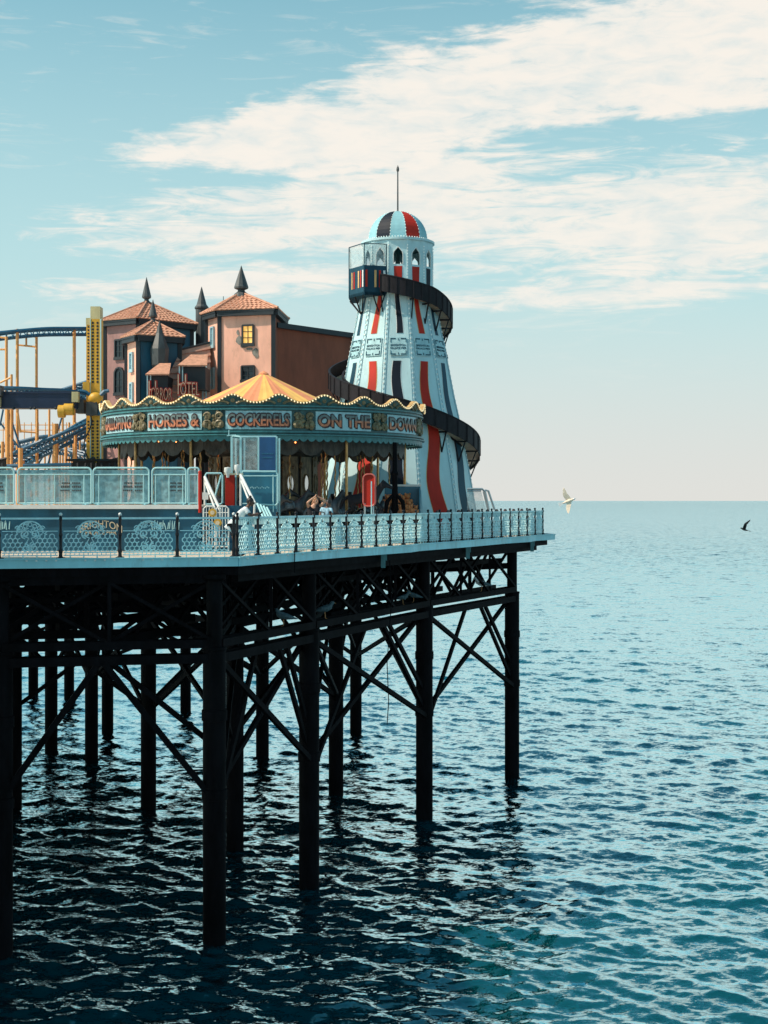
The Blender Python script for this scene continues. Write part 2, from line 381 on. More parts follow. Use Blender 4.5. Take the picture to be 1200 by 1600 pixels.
def water_mat():
    m = bpy.data.materials.new('sea_water'); m.use_nodes = True; t = m.node_tree; b = t.nodes['Principled BSDF']
    tc = nd(t, 'ShaderNodeTexCoord'); geo = nd(t, 'ShaderNodeNewGeometry')
    b.inputs['Base Color'].default_value = (.0009, .052, .068, 1); b.inputs['Roughness'].default_value = .5; b.inputs['Specular IOR Level'].default_value = 0
    b.subsurface_method = 'BURLEY'; b.inputs['Subsurface Weight'].default_value = 1.0
    b.inputs['Subsurface Radius'].default_value = (.5, 2.0, 2.2); b.inputs['Subsurface Scale'].default_value = .8
    # small ripples tilt the surface normal directly, so that they do not fade out with distance
    def nz(scale, sy, det):
        mp = nd(t, 'ShaderNodeMapping'); mp.inputs['Scale'].default_value = (1, sy, 1); mp.inputs['Rotation'].default_value = (0,0,R(9))
        t.links.new(tc.outputs['Object'], mp.inputs[0])
        n = nd(t, 'ShaderNodeTexNoise'); n.inputs['Scale'].default_value = scale; n.inputs['Detail'].default_value = det
        n.inputs['Roughness'].default_value = .6; n.inputs['Distortion'].default_value = .6
        t.links.new(mp.outputs[0], n.inputs['Vector']); return n.outputs['Color']
    def vm(op, a, c=None, sc_=None):
        n = nd(t, 'ShaderNodeVectorMath', operation=op)
        for k, v in ((0, a), (1, c)):
            if v is None: continue
            if isinstance(v, tuple): n.inputs[k].default_value = v
            else: t.links.new(v, n.inputs[k])
        if sc_ is not None: n.inputs[3].default_value = sc_
        return n.outputs[0]
    d = vm('ADD', vm('MULTIPLY', vm('SUBTRACT', nz(2.6, 1.9, 4), (.5,.5,.5)), (.50,.66,0)), vm('MULTIPLY', vm('SUBTRACT', nz(7.5, 1.5, 2), (.5,.5,.5)), (.26,.34,0)))
    d = vm('ADD', d, vm('MULTIPLY', vm('SUBTRACT', nz(.16, 2.0, 3), (.5,.5,.5)), (.10,.16,0)))
    # open sea beyond the modelled waves keeps the same roughness
    ln = nd(t, 'ShaderNodeVectorMath', operation='LENGTH'); t.links.new(tc.outputs['Object'], ln.inputs[0])
    far = nd(t, 'ShaderNodeVectorMath', operation='SCALE'); t.links.new(vm('MULTIPLY', vm('SUBTRACT', nz(.45, 1.6, 5), (.5,.5,.5)), (1.3,1.9,0)), far.inputs[0])
    t.links.new(smooth(t, ln.outputs['Value'], 90, 420), far.inputs[3]); d = vm('ADD', d, far.outputs[0])
    nrm = vm('NORMALIZE', vm('ADD', geo.outputs['Normal'], d))
    fr = nd(t, 'ShaderNodeFresnel'); fr.inputs[0].default_value = 1.34; t.links.new(nrm, fr.inputs['Normal'])
    gl = nd(t, 'ShaderNodeBsdfGlossy'); gl.inputs['Color'].default_value = (.70, .93, .98, 1); gl.inputs['Roughness'].default_value = .05; t.links.new(nrm, gl.inputs['Normal'])
    mx = nd(t, 'ShaderNodeMixShader'); t.links.new(math_n(t, 'ADD', math_n(t, 'MULTIPLY', fr.outputs[0], 2.8), .03, True), mx.inputs[0])
    t.links.new(b.outputs[0], mx.inputs[1]); t.links.new(gl.outputs[0], mx.inputs[2])
    t.links.new(mx.outputs[0], t.nodes['Material Output'].inputs['Surface'])
    return m
M['water'] = water_mat()

# ---------------------------------------------------------------- sea
def make_sea():
    na, ratio = 860, 1.0027
    rads = [18.0]
    while rads[-1] < 900: rads.append(rads[-1]*ratio)
    while rads[-1] < 45000: rads.append(rads[-1]*1.06)
    rad = np.array(rads); ang = np.linspace(R(-21), R(21), na)
    # coarse rest of the circle keeps the sea whole when seen from elsewhere
    side = np.linspace(R(21), R(339), 60)[1:-1]
    th = np.concatenate([ang, side])
    A, B = np.meshgrid(th, rad); X = B*np.sin(A); Y = B*np.cos(A)
    dr = B*(ratio-1); dt = B*(R(42)/na)
    Z = np.zeros_like(X); DX = np.zeros_like(X); DY = np.zeros_like(X)
    lam = np.exp(rng.uniform(np.log(.36), np.log(7.0), 160))
    for l in lam:
        wd = R(195)+rng.normal(0, .55)                       # wind sea running toward the camera and to the left
        k = 2*PI/l; kx, ky = k*math.sin(wd), k*math.cos(wd)
        a = .0060*l**.90 * min(1.0, (1.8/l)**.85) * rng.uniform(.5, 1.3)
        ph = kx*X+ky*Y+rng.uniform(0, 2*PI)
        fade = np.clip((l/np.maximum(dr*abs(math.cos(wd))+.2*dr, 1e-6)-2.2)/2.5, 0, 1)
        near = np.clip((700-B)/400, 0, 1)
        # wave groups: slowly varying strength, so no even corrugation
        g = .62+.38*np.sin(X*kx*.13+Y*ky*.17+rng.uniform(0, 6.3)+.9*np.sin(.031*X+.04*Y+rng.uniform(0, 6)))
        a = a*fade*near*g
        Z += a*np.cos(ph); DX -= a*math.sin(wd)*np.sin(ph)*.85; DY -= a*math.cos(wd)*np.sin(ph)*.85
    mask = (np.abs(A) <= R(21.01))
    P = np.stack([X+DX*mask, Y+DY*mask, WATER+Z*mask], -1).reshape(-1, 3)
    n = len(th); m_ = len(rad)
    i, j = np.meshgrid(np.arange(m_-1), np.arange(n), indexing='ij'); j2 = (j+1) % n
    Fq = np.stack([i*n+j, i*n+j2, (i+1)*n+j2, (i+1)*n+j], -1).reshape(-1, 4)
    me = bpy.data.meshes.new('sea'); me.vertices.add(len(P)); me.vertices.foreach_set('co', P.ravel().astype(np.float32))
    me.loops.add(Fq.size); me.loops.foreach_set('vertex_index', Fq.ravel().astype(np.int32))
    me.polygons.add(len(Fq)); me.polygons.foreach_set('loop_start', np.arange(0, Fq.size, 4).astype(np.int32))
    me.polygons.foreach_set('use_smooth', np.ones(len(Fq), bool))
    me.update(calc_edges=True); me.validate(); me.materials.append(M['water'])
    o = bpy.data.objects.new('sea', me); COL.objects.link(o); tag(o, 'choppy teal sea reaching to the horizon', 'sea', kind='structure')
    b = MB(); b.lathe([(18.0, 0), (.01, 0)], (0, 0, WATER), 48); q = b.build('sea_near', M['water']); tag(q, 'sea below the viewpoint', 'sea', kind='structure')
make_sea()

# ---------------------------------------------------------------- pier
E0 = Vector((-4.25, 42.8)); ED = Vector((10.94, 26.0)).normalized(); EN = Vector((ED.y, -ED.x))
def edge(s, off=0.0, z=0.0):                   # point along the side edge, off > 0 is inward
    p = E0+ED*s-EN*off; return Vector((p.x, p.y, z))
S_END = 31.7
FL = Vector((-10.8, 41.2)); FD = (FL-E0).normalized()      # front edge runs to the left
def front(s, off=0.0, z=0.0):
    n = Vector((-FD.y, FD.x)); n = n if n.y < 0 else -n
    p = E0+FD*s-n*off; return Vector((p.x, p.y, z))
end = edge(S_END)
far1 = Vector((6.4, 82)); far2 = Vector((0, 93)); far3 = Vector((-48, 104))
PLAN = [tuple(front(30)[:2]), tuple(E0), tuple(end[:2]), tuple(far1), tuple(far2), tuple(far3)]
pier = thing('pier', 'long pier deck on black iron piles with cross bracing standing in the sea', 'pier', (-4, 60, WATER))
b = MB(); b.prism(PLAN, -.10, 0); b.build('deck', M['deck'], pier)
# stem of the same pier, left of the frame, and the place where the viewer stands
b = MB(); b.prism([(-40, -18), (-11.6, -18), (-11.6, 40.4), (-40, 36)], -.5, -.02); b.prism([(-11.55, -18), (2.0, -18), (2.0, 1.2), (-11.55, 1.2)], -.5, -.02)
b.build('walkway', M['deck'], pier)
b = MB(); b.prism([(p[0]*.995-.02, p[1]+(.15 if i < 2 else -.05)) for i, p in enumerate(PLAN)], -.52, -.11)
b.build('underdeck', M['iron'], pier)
b = MB()
def fascia(bb, p, q):
    bb.bar(p+Vector((0,0,-.135)), q+Vector((0,0,-.135)), .07, .25)
    bb.bar(p+Vector((0,0,.0)), q+Vector((0,0,.0)), .16, .035)
wob = [0, .0, .12, .0, .12, .0, .1, .0]
pts = [front(30, -.05), front(0, -.05)]+[edge(s, -.05-w) for s, w in ((.05, 0), (7, .06), (12.5, .35), (14, .1), (19, .25), (24.5, .12), (27.3, .34), (29.2, .05), (31.7, .25))]+[Vector((*far1, 0)), Vector((*far2, 0))]
for p, q in zip(pts, pts[1:]): fascia(b, p, q)
b.build('fascia', M['fascia'], pier)
bolts = MB()
for k in range(60):
    p = edge(.4+k*.52, -.10, -.02) if k < 58 else edge(30, -.1, -.02)
    if k % 5 < 3: bolts.box(p+Vector((0,0,-.02)), (.09, .09, .05), 0)
for k in range(36):
    if k % 6 < 4: bolts.box(front(.3+k*.27, -.10, -.04), (.05, .04, .05), 0)
bolts.build('bolt_heads', M['white'], pier)
# girders
g = MB()
for off in (.35, 4.6, 9.0, 13.5):
    p, q = edge(.3+off*.4, off, -.62), edge(S_END-1.2, off, -.62)
    if off > 1: p, q = edge(-off*.2+1.2, off, -.62), edge(S_END-2-off*.55, off, -.62)
    g.bar(p, q, .24, .24)
for off in (.35, 5.2, 11, 17): g.bar(front(28, off, -.725), front(.4-off*.28, off, -.625), .24, .24)
for k in range(7): g.bar(edge(3+k*4.4, .5, -.60), edge(3+k*4.4, 22, -.60), .2, .25)
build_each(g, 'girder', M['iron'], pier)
PILES = {'A': (335, 42.9), 'B': (483, 49.2), 'C': (663, 59.5), 'D': (800, 69.0), 'L': (1, 41.6), 'e': (367, 54.5), 'f': (525, 65),
         'g': (410, 74), 'h': (556, 82), 'i': (232, 62), 'j': (143, 73), 'k': (80, 76), 'l': (290, 90), 'm': (168, 82), 'n': (52, 98), 'o': (108, 95),
         'p': (-150, 40.6), 'q': (22, 62), 'r': (-40, 72), 's': (690, 80), 't': (620, 90)}
del PILES['s'], PILES['t']
PT = {k: Vector((gx(px, d), d, 0)) for k, (px, d) in PILES.items()}
for k, p in PT.items():
    bb = MB(); big = k in 'ABCDL'
    r1, r0 = (.34, .235) if big else (.325, .24)
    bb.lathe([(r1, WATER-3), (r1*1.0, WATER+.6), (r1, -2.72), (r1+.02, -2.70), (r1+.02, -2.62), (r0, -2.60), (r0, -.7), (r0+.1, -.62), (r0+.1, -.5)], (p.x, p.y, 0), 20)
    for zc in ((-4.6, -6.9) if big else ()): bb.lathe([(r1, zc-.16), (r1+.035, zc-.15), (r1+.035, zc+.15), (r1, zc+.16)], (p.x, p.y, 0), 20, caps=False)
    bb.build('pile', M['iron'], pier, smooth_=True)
def part_bar(name, p, q, w, h): MB().bar(p, q, w, h).build(name, M['iron'], pier)
def V(p, z): return Vector((p.x, p.y, z))
BAYS = ['AB', 'BC', 'CD', 'LA', 'pL', 'Ae', 'Bf', 'Ch', 'ef', 'fh', 'ie', 'eg', 'gh', 'ji', 'kj', 'ig', 'gl', 'qi', 'mg', 'jm', 'nl', 'mo', 'rk', 'fg']
for bay in BAYS:
    a, c = PT[bay[0]], PT[bay[1]]; d = (c-a); ln = d.length; d.normalize(); main = bay in ('AB', 'BC', 'CD', 'LA', 'pL')
    sd = Vector((d.y, -d.x, 0))*.22; sd = sd if sd.y < 0 else -sd
    if main:
        for z, hh in ((-2.50, .24), (-2.93, .26)):
            for s in (1, -1): part_bar('walking_beam', V(a, z)+sd*s+d*.05, V(c, z)+sd*s-d*.05, .10, hh)
    else:
        for z in ((-2.5, -2.95) if ln < 15 else (-2.5,)): part_bar('walking_beam', V(a, z), V(c, z), .14, .24)
    lo = -7.1; m_ = (a+c)/2
    # lower bracing: long diagonals and a raking pair from mid beam to the piles
    if bay == 'LA':
        part_bar('raking_strut', V(m_, -3.0)+sd-d*.15, V(c, lo)+sd*.7, .13, .18); part_bar('raking_strut', V(m_, -3.0)+sd*.8-d*.3, V(a, lo+.3)+sd*.7, .13, .18)
        part_bar('diagonal_brace', V(m_, -3.0)-sd, V(c, lo+1.6)-sd*.7, .12, .16)
    elif main and bay != 'pL':
        part_bar('diagonal_brace', V(a, -3.05)+sd, V(c, lo)+sd*.7, .13, .17)
        part_bar('diagonal_brace', V(c, -3.05)-sd, V(a, lo)-sd*.7, .13, .17)
        part_bar('raking_strut', V(m_, -3.0)-sd*.5-d*.4, V(a, lo-.6), .12, .16); part_bar('raking_strut', V(m_, -3.0)+sd*.5+d*.8, V(c, lo+.3), .12, .16)
        part_bar('raking_strut', V(m_, -3.0)+sd*.2+d*1.5, V(c, lo+1.0), .12, .16)
    else:
        part_bar('diagonal_brace', V(a, -3.0)+sd*.6, V(c, lo)+sd*.6, .14, .18)
        part_bar('diagonal_brace', V(c, -3.0)-sd*.6, V(a, lo)-sd*.6, .14, .18)
    # upper lattice between girder and beam
    n = max(2, round(ln/(3.4 if main else 3.2)))
    for k in range(n):
        p, q = a+d*(ln*k/n), a+d*(ln*(k+1)/n); bb = MB(); o = sd*(.9 if main else 0)
        w = .10 if main else .13
        bb.bar(V(p, -.7)+o, V(q, -2.45)+o, w, w); bb.bar(V(q, -.7)-o, V(p, -2.45)-o, w, w)
        if not main:
            bb.bar(V(p, -1.55), V(q, -1.55), .2, .14)
            bb.bar(V((p+q)/2, -.7), V((p+q)/2, -2.5), .1, .1)
        if k and main: bb.bar(V(p, -.7)+o, V(p, -2.45)+o, .1, .1)
        bb.build('lattice_rod', M['iron'], pier)
for off, s0, s1 in ((4.2, 1, 27), (8.4, 4, 25), (12.5, 3, 22), (2.2, 12, 29)):
    n = int((s1-s0)/2.4)
    for k in range(n):
        a_, c_ = s0+2.4*k, s0+2.4*(k+1); bb = MB()
        bb.bar(edge(a_, off, -.9), edge(c_, off, -2.5), .11); bb.bar(edge(c_, off, -.9), edge(a_, off, -2.5), .11)
        if k % 2: bb.bar(edge(c_, off, -.7), edge(c_, off, -2.6), .16)
        bb.build('inner_lattice', M['iron'], pier)
    part_bar('walking_beam', edge(s0-1, off, -2.55), edge(s1+1, off, -2.55), .16, .24); part_bar('walking_beam', edge(s0-1, off, -1.25), edge(s1, off, -1.25), .2, .2)
for off in (5.2, 11.0):
    for k in range(7):
        a_, c_ = 1.5+2.6*k, 1.5+2.6*(k+1); bb = MB()
        bb.bar(front(a_, off, -.8), front(c_, off, -2.5), .13); bb.bar(front(c_, off, -.8), front(a_, off, -2.5), .13); bb.bar(front(c_, off, -.7), front(c_, off, -2.6), .16)
        bb.bar(front(a_, off, -1.5), front(c_, off, -1.5), .2, .16); bb.build('inner_lattice', M['iron'], pier)
    part_bar('walking_beam', front(0, off, -2.6), front(20, off, -2.6), .16, .26)
# dense interior bracing seen through the front bays
bb = MB()
for k in range(130):
    x0 = rng.uniform(-34, -1); y0 = rng.uniform(60, 96)
    if (Vector((x0, y0))-E0).dot(EN) > -2.5 or (Vector((x0+8.8, y0+1.6))-E0).dot(EN) > -1.2: continue
    dx, dy = (ED.x*4.2, ED.y*4.2) if k % 2 else (4.4, .8)
    z = rng.choice([-.8, -1.0, -1.35]); z2 = rng.choice([-2.5, -2.3, -3.2])
    bb.bar((x0, y0, z), (x0+dx, y0+dy, z2), .15, .15); bb.bar((x0, y0, z2), (x0+dx, y0+dy, z), .15, .15)
    bb.bar((x0, y0, -1.5-rng.uniform(0, .5)), (x0+dx*2, y0+dy*2, -1.5), .12, .28)
bb.build('inner_bracing', M['iron'], pier)
# unseen block added left of the frame; its shadow darkens the near water
arc = thing('shade_block', 'unseen block with a barrel roof, added to shade the near water', 'building', (-21, 20, 0))
bb = MB(); bb.box((-21, 21.7, 3.0), (16.0, 37.4, 6.0)); bb.build('wall', M['white'], arc)
bb = MB(); pr = [(-29.2+16.4*k/12, 6.0+4.6*math.sin(PI*k/12)) for k in range(13)]
bb.slab([(x, 2.9, z) for x, z in pr], (0, 1, 0), 37.7); bb.build('roof', M['lead'], arc)
# drip pipes under the side
bb = MB()
for s in (10.6, 19.6, 28.6): bb.bar(edge(s, -.12, -.28), edge(s, -.12, -.75), .16, .14); bb.bar(edge(s+.25, -.1, -.28), edge(s+.25, -.1, -.5), .12, .1)
build_each(bb, 'drain_bracket', M['board2'], pier)
bb = MB(); bb.bar(edge(3.4, -.16, .2), edge(3.4, -.16, -.6), .03); bb.build('hanging_cable', M['iron'], pier); bb = MB(); bb.tube([edge(11.2, -.12, -.5), edge(11.3, -.15, -2.0), edge(11.0, -.1, -4.2), edge(11.15, -.1, -5.6), edge(11.0, -.1, -6.4)], .018, 5)
bb.build('hanging_cable', M['iron'], pier)

# ---------------------------------------------------------------- railings
def hexes(bb, o, ux, w, z0, z1, pitch, t, skip=None):
    rows = int((z1-z0)/(pitch*.866)); r = pitch/math.sqrt(3); cols = int(w/pitch); x_off = (w-cols*pitch)/2
    for j in range(rows):
        for i in range(cols - (j % 2)):
            cx = x_off+(i+.5+(j % 2)*.5)*pitch; cz = z0+(j+.5)*pitch*.866+.02
            if skip and skip(cx, cz): continue
            pts = [o+ux*(cx+r*.97*math.sin(R(60*k)))+Vector((0,0,cz+r*.97*math.cos(R(60*k)))) for k in range(6)]
            for k in range(3): bb.bar(pts[k], pts[k+1], t, t, up=(ux.y, -ux.x, 0))
            if j == 0 or i == 0 or (j % 2 == 0 and i == cols-1):
                for k in range(3, 6): bb.bar(pts[k], pts[(k+1) % 6], t, t, up=(ux.y, -ux.x, 0))
def scroll(bb, o, ux, cx, cz, r, turns, t, flip=1, a0=0):
    n = int(14*turns); pts = []
    for k in range(n+1):
        a = a0+2*PI*turns*k/n; q = r*(1-.82*k/n); pts.append(o+ux*(cx+flip*q*math.cos(a))+Vector((0,0,cz+q*math.sin(a))))
    bb.tube(pts, t, 5)
def ring(bb, o, ux, cx, cz, r, t):
    bb.tube([o+ux*(cx+r*math.cos(2*PI*k/14))+Vector((0,0,cz+r*math.sin(2*PI*k/14))) for k in range(14)], t, 5, closed=True)
def panel(o, ux, w, fine, crest):
    bb = MB(); t = .030 if not fine else .024; pitch = .135 if not fine else .125; top = .78
    c = w/2
    sk = (lambda x, z: abs(x-c) < .23 and (z > .5 or z < .24))
    hexes(bb, o, ux, w, .20, top, pitch, t, None if fine else sk)
    bb.bar(o+ux*0+Vector((0,0,.17)), o+ux*w+Vector((0,0,.17)), .03, .035); bb.bar(o+Vector((0,0,.09)), o+ux*w+Vector((0,0,.09)), .03, .03)
    for k in range(12): bb.bar(o+ux*(w*(k+.5)/12)+Vector((0,0,.09)), o+ux*(w*(k+.5)/12)+Vector((0,0,.17)), .02)
    for k in range(4): bb.bar(o+ux*(w*(k+.5)/4), o+ux*(w*(k+.5)/4)+Vector((0,0,.09)), .03)
    bb.bar(o+Vector((0,0,top)), o+ux*w+Vector((0,0,top)), .025, .025)
    if fine:
        for k in range(9):                                             # picket heads above the mesh
            x = w*(k+.5)/9; bb.bar(o+ux*x+Vector((0,0,.93)), o+ux*x+Vector((0,0,1.12)), .05, .03)
        for k in range(9):
            x = c+(k-4)*.085; hgt = .26*(1-abs(k-4)/5); bb.bar(o+ux*x+Vector((0,0,top)), o+ux*x+Vector((0,0,top+hgt)), .05, .03)
            bb.ball(o+ux*x+Vector((0,0,top+hgt)), .035, 5, 4)
        ring(bb, o, ux, c, .50, .20, .022); ring(bb, o, ux, c, .50, .11, .02); scroll(bb, o, ux, c-.16, .3, .12, 1.3, .02, -1); scroll(bb, o, ux, c+.16, .3, .12, 1.3, .02, 1)
        ring(bb, o, ux, c, .80, .10, .02)
    else:
        k = 1
        scroll(bb, o, ux, c-.12, .31, .115, 1.4, .022, -1, R(80)); scroll(bb, o, ux, c+.12, .31, .115, 1.4, .022, 1, R(80))
        scroll(bb, o, ux, c-.13, .70, .13, 1.4, .022, -1, R(-90)); scroll(bb, o, ux, c+.13, .70, .13, 1.4, .022, 1, R(-90))
        for s in (1, -1):
            bb.tube([o+ux*(c+s*.01)+Vector((0,0,.22)), o+ux*(c+s*.10)+Vector((0,0,.45)), o+ux*(c+s*.03)+Vector((0,0,.58)), o+ux*(c+s*.22)+Vector((0,0,.66))], .018, 5)
            bb.tube([o+ux*(c+s*.36*math.cos(R(a)))+Vector((0,0,.72+.34*math.sin(R(a)))) for a in range(0, 91, 10)], .022, 5)
            scroll(bb, o, ux, c+s*.33, .86, .08, 1.2, .016, s)
        for k in range(5): ring(bb, o, ux, c+(k-2)*.13, .97-.05*abs(k-2), .055, .014)
        if crest:                                                  # leaf sprays round a shield
            for k in range(26):
                a = rng.uniform(0, PI); q = rng.uniform(.12, .42); x, z = c+q*1.2*math.cos(a), .66+q*math.sin(a)*1.05
                bb.bar(o+ux*x+Vector((0,0,z)), o+ux*(x+rng.uniform(-.12,.12))+Vector((0,0,z+rng.uniform(-.07,.09))), .022, .03)
    return bb
def post_mesh(bb, p, dark=True):
    bb.lathe([(.10,0),(.10,.03),(.055,.06),(.05,.16),(.062,.18),(.062,.24),(.042,.28),(.042,.62),(.055,.64),(.055,.70),(.040,.74),(.040,1.08),(.058,1.10),(.058,1.16),(.04,1.19),(.03,1.22)], p, 10)
    bb.box((p[0], p[1], .02), (.30, .10, .035), math.atan2(ED.y, ED.x))
def railing(name, label, posts, fine, ends=True):
    root = thing(name, label, 'railing', posts[0]); 
    rail = MB()
    for p, q in zip(posts, posts[1:]):
        rail.bar(p+Vector((0,0,1.14)), q+Vector((0,0,1.14)), .07, .055)
    rail.build('top_rail', M['lace'], root)
    proto = {}
    for i, p in enumerate(posts):
        pb = MB(); post_mesh(pb, p); po = pb.build('post', M['post'], root, smooth_=True)
        k = MB(); k.ball(p+Vector((0,0,1.255)), .05, 8, 6); k.build('finial', M['white' if not fine else 'post'], po, smooth_=True)
    for i, (p, q) in enumerate(zip(posts, posts[1:])):
        d = q-p; w = d.length-.16; ux = d.normalized(); key = round(w, 1)
        o = panel(p+ux*.08, ux, w, fine, i % 2 == 1)
        o.build('lattice_panel', M['lace'], root)
    return root
fp = [front(s, .14) for s in (.10, 1.74, 3.37, 5.03, 6.72, 8.45, 10.2)]
railing('railing', 'turquoise honeycomb railing with black posts and scroll crests along the near pier edge', fp, False)
sp = [edge(s, .14) for s in np.linspace(.22, 31.2, 25)]
railing('railing', 'long pale railing with black posts running back to the pier tip', sp, True)

# ---------------------------------------------------------------- helter skelter
HC = Vector((gx(621.5, 72), 72, 0)); PXM = F/72
def prof_r(z):
    zs = [0, 1.18, 3.12, 4.19, 5.66, 6.78, 8.07, 9.04, 10.04, 11.1, 11.57]; rs = [4.02, 3.76, 3.44, 3.22, 2.95, 2.70, 2.46, 2.28, 2.07, 1.88, 1.80]
    return float(np.interp(z, zs, rs))
def hp(a, r, z):                               # a measured from the side facing the viewer, positive to the right
    t = R(a); return Vector((HC.x+r*math.sin(t), HC.y-r*math.cos(t), z))
def make_helter():
    root = thing('helter_skelter', 'tall white helter skelter tower with red and navy wavy stripes and a black spiral slide', 'helter skelter', HC)
    zs = list(np.linspace(0, 11.57, 34)); f = MB()
    rings = [[hp(15+30*k, prof_r(z)/math.cos(R(15)), z) for k in range(12)] for z in zs]
    for i in range(len(zs)-1):
        for k in range(12):
            a, b_, c, d = rings[i][k], rings[i][(k+1) % 12], rings[i+1][(k+1) % 12], rings[i+1][k]
            f.add([a, b_, c, d], [(0,1,2,3)])
    f.build('tower_shell', M['shell'], root)
    # wavy painted bands, thin boards on the face of each facet
    for k in range(12):
        ac = 30*k; bb = MB(); col = ['navy', 'red', 'teal_stripe', 'red', 'navy', 'red', 'teal_stripe', 'red', 'navy', 'red', 'teal_stripe', 'red'][k]
        if k == 11: col = 'red'
        N_ = 60; last = None; border = MB()
        for i in range(N_+1):
            z = .02+11.5*i/N_; r = prof_r(z)+.008; w = .07+.35*(1-z/12.3)
            if 8.35 < z < 9.55: last = None; continue
            wav = (.10+.09*(1-z/11.5))*math.sin(z*1.45+k*.9)*(1-.3*z/11.5)
            c0 = hp(ac, r, z); tx = Vector((math.cos(R(ac)), math.sin(R(ac)), 0))
            p, q = c0+tx*(wav-w), c0+tx*(wav+w)
            nn = Vector((math.sin(R(ac)), -math.cos(R(ac)), 0))*.012
            if last:
                bb.add([last[0], last[1], q, p, last[0]+nn, last[1]+nn, q+nn, p+nn], [(4,5,6,7),(0,4,7,3),(1,2,6,5)])
                border.add([last[0]-tx*.035, last[1]+tx*.035, q+tx*.035, p-tx*.035], [(0,1,2,3)])
            last = (p, q)
        st = bb.build('wavy_stripe', M[col], root); border.build('stripe_outline', M['gold'] if col == 'red' else M['white'], st)
    # corner bulbs
    seam = MB()
    for k in range(12):
        for i in range(46):
            z = .5+11.0*i/46
            seam.box(hp(15+30*k, prof_r(z)/math.cos(R(15))+.012, z), (.055, .055, .075), R(15+30*k))
    seam.build('bulb_strip', M['bulbw'], root)['kind'] = 'stuff'
    for k in range(12):
        for sgn in (-1, 1):
            ss = MB()
            for i in range(24):
                z0, z1 = 11.5*i/24, 11.5*(i+1)/24
                t = R(15+30*k); tx = Vector((math.cos(t), math.sin(t), 0))*sgn*.085
                ss.bar(hp(15+30*k, prof_r(z0)/math.cos(R(15))-.005, z0)+tx, hp(15+30*k, prof_r(z1)/math.cos(R(15))-.005, z1)+tx, .022, .02)
            ss.build('seam_trim', M['frame_b'], root)
    # name plates
    for k in (-2, -1, 0, 1, 2, 3, 4):
        ac = 30*k; z0 = 8.95; r = prof_r(z0)+.03; tilt = (prof_r(8.5)-prof_r(9.4))/.9
        o = hp(ac, r, z0); tx = Vector((math.cos(R(ac)), math.sin(R(ac)), 0)); nn = Vector((math.sin(R(ac)), -math.cos(R(ac)), 0)); up = (Vector((0,0,1))-nn*tilt).normalized()
        pl = MB(); pl.slab([o+tx*(sx*.42)+up*(sy*.44) for sx, sy in ((-1,-1),(1,-1),(1,1),(-1,1))], nn, .02)
        po = pl.build('name_plate', M['panel'], root)
        lt = MB()
        for txt, dy, sz in (('BRIGHTON', .06, .145), ('PALACE PIER', -.09, .135)):
            vs, fs = text_faces(txt, sz, .006); arch = .10 if dy > 0 else .0
            lt.add([o+nn*(.024+v.z+.006)+tx*v.x*1.0+up*(v.y+dy-arch*v.x*v.x) for v in vs], fs)
        for sx in (-1, 1):
            for sy in (-1, 1):
                c = o+tx*(sx*.36)+up*(sy*.38)+nn*.025
                lt.bar(c, c-tx*sx*.24, .02, .05, up=up); lt.bar(c+up*sy*.02, c-up*sy*.18, .05, .02, up=tx)
        lt.bar(o+up*.40+nn*.025, o+up*.30+nn*.025, .06, .02, up=tx); lt.bar(o-up*.40+nn*.025, o-up*.30+nn*.025, .06, .02, up=tx)
        lt.build('plate_lettering', M['teal_stripe'], po)
    # upper drum: each facet with a pointed arch opening
    drum = MB(); rr = 1.69; z0, z1 = 11.50, 14.12
    arch = [(-.23, 12.95), (-.23, 13.42), (-.20, 13.55), (0, 13.78), (.20, 13.55), (.23, 13.42), (.23, 12.95)]
    for k in range(12):
        ac = 30*k; hw = rr*math.tan(R(15)); nn = Vector((math.sin(R(ac)), -math.cos(R(ac)), 0)); tx = Vector((math.cos(R(ac)), math.sin(R(ac)), 0))
        o = Vector((HC.x, HC.y, 0))+nn*rr
        P = lambda x, z, q=0: o+tx*x+Vector((0,0,z))-nn*q
        if k in (10, 11): open_low = 11.6                            # doorway out on to the balcony
        a_ = [(x, (11.62 if (k in (10,) and z < 13) else z)) for x, z in arch]
        left = [(-hw, z0), (a_[0][0], z0), a_[0], a_[1], a_[2], a_[3], (0, z1), (-hw, z1)]
        right = [(hw, z0), (hw, z1), (0, z1), a_[3], a_[4], a_[5], a_[6], (a_[6][0], z0)]
        for poly in (left, right): drum.slab([P(x, z) for x, z in poly], -nn, .06)
        if a_[0][1] > 12: drum.slab([P(x, z) for x, z in ((a_[0][0], z0), (a_[6][0], z0), a_[6], a_[0])], -nn, .06)
        if k != 10:
            s_ = MB(); s_.slab([P(x, z, -.004) for x, z in ((-.17, 11.55), (.17, 11.55), (.2, 12.85), (-.2, 12.85))], nn, .012)
            s_.build('drum_stripe', M['red' if k in (0, 1, 3, 11, 6, 8) else 'navy'], root)
            fr = MB()
            for (x0_, y0_), (x1_, y1_) in zip(a_, a_[1:]): fr.bar(P(x0_, y0_, -.01), P(x1_, y1_, -.01), .035, .05, up=nn)
            fr.build('arch_frame', M['white'], root)
    drum.build('drum', M['shell'], root)
    fl = MB(); fl.lathe([(1.62, 11.6), (1.62, 11.68)], (HC.x, HC.y, 0), 24); fl.lathe([(1.6, 13.95), (1.6, 14.0)], (HC.x, HC.y, 0), 24)
    fl.lathe([(.12, 11.65), (.12, 13.98)], (HC.x, HC.y, 0), 10); fl.build('drum_floor', M['board'], root)
    bl = MB()
    for k in range(12):
        for i in range(15): bl.box(hp(15+30*k, rr/math.cos(R(15))+.015, 11.9+2.1*i/15), (.05,.05,.06), R(15+30*k))
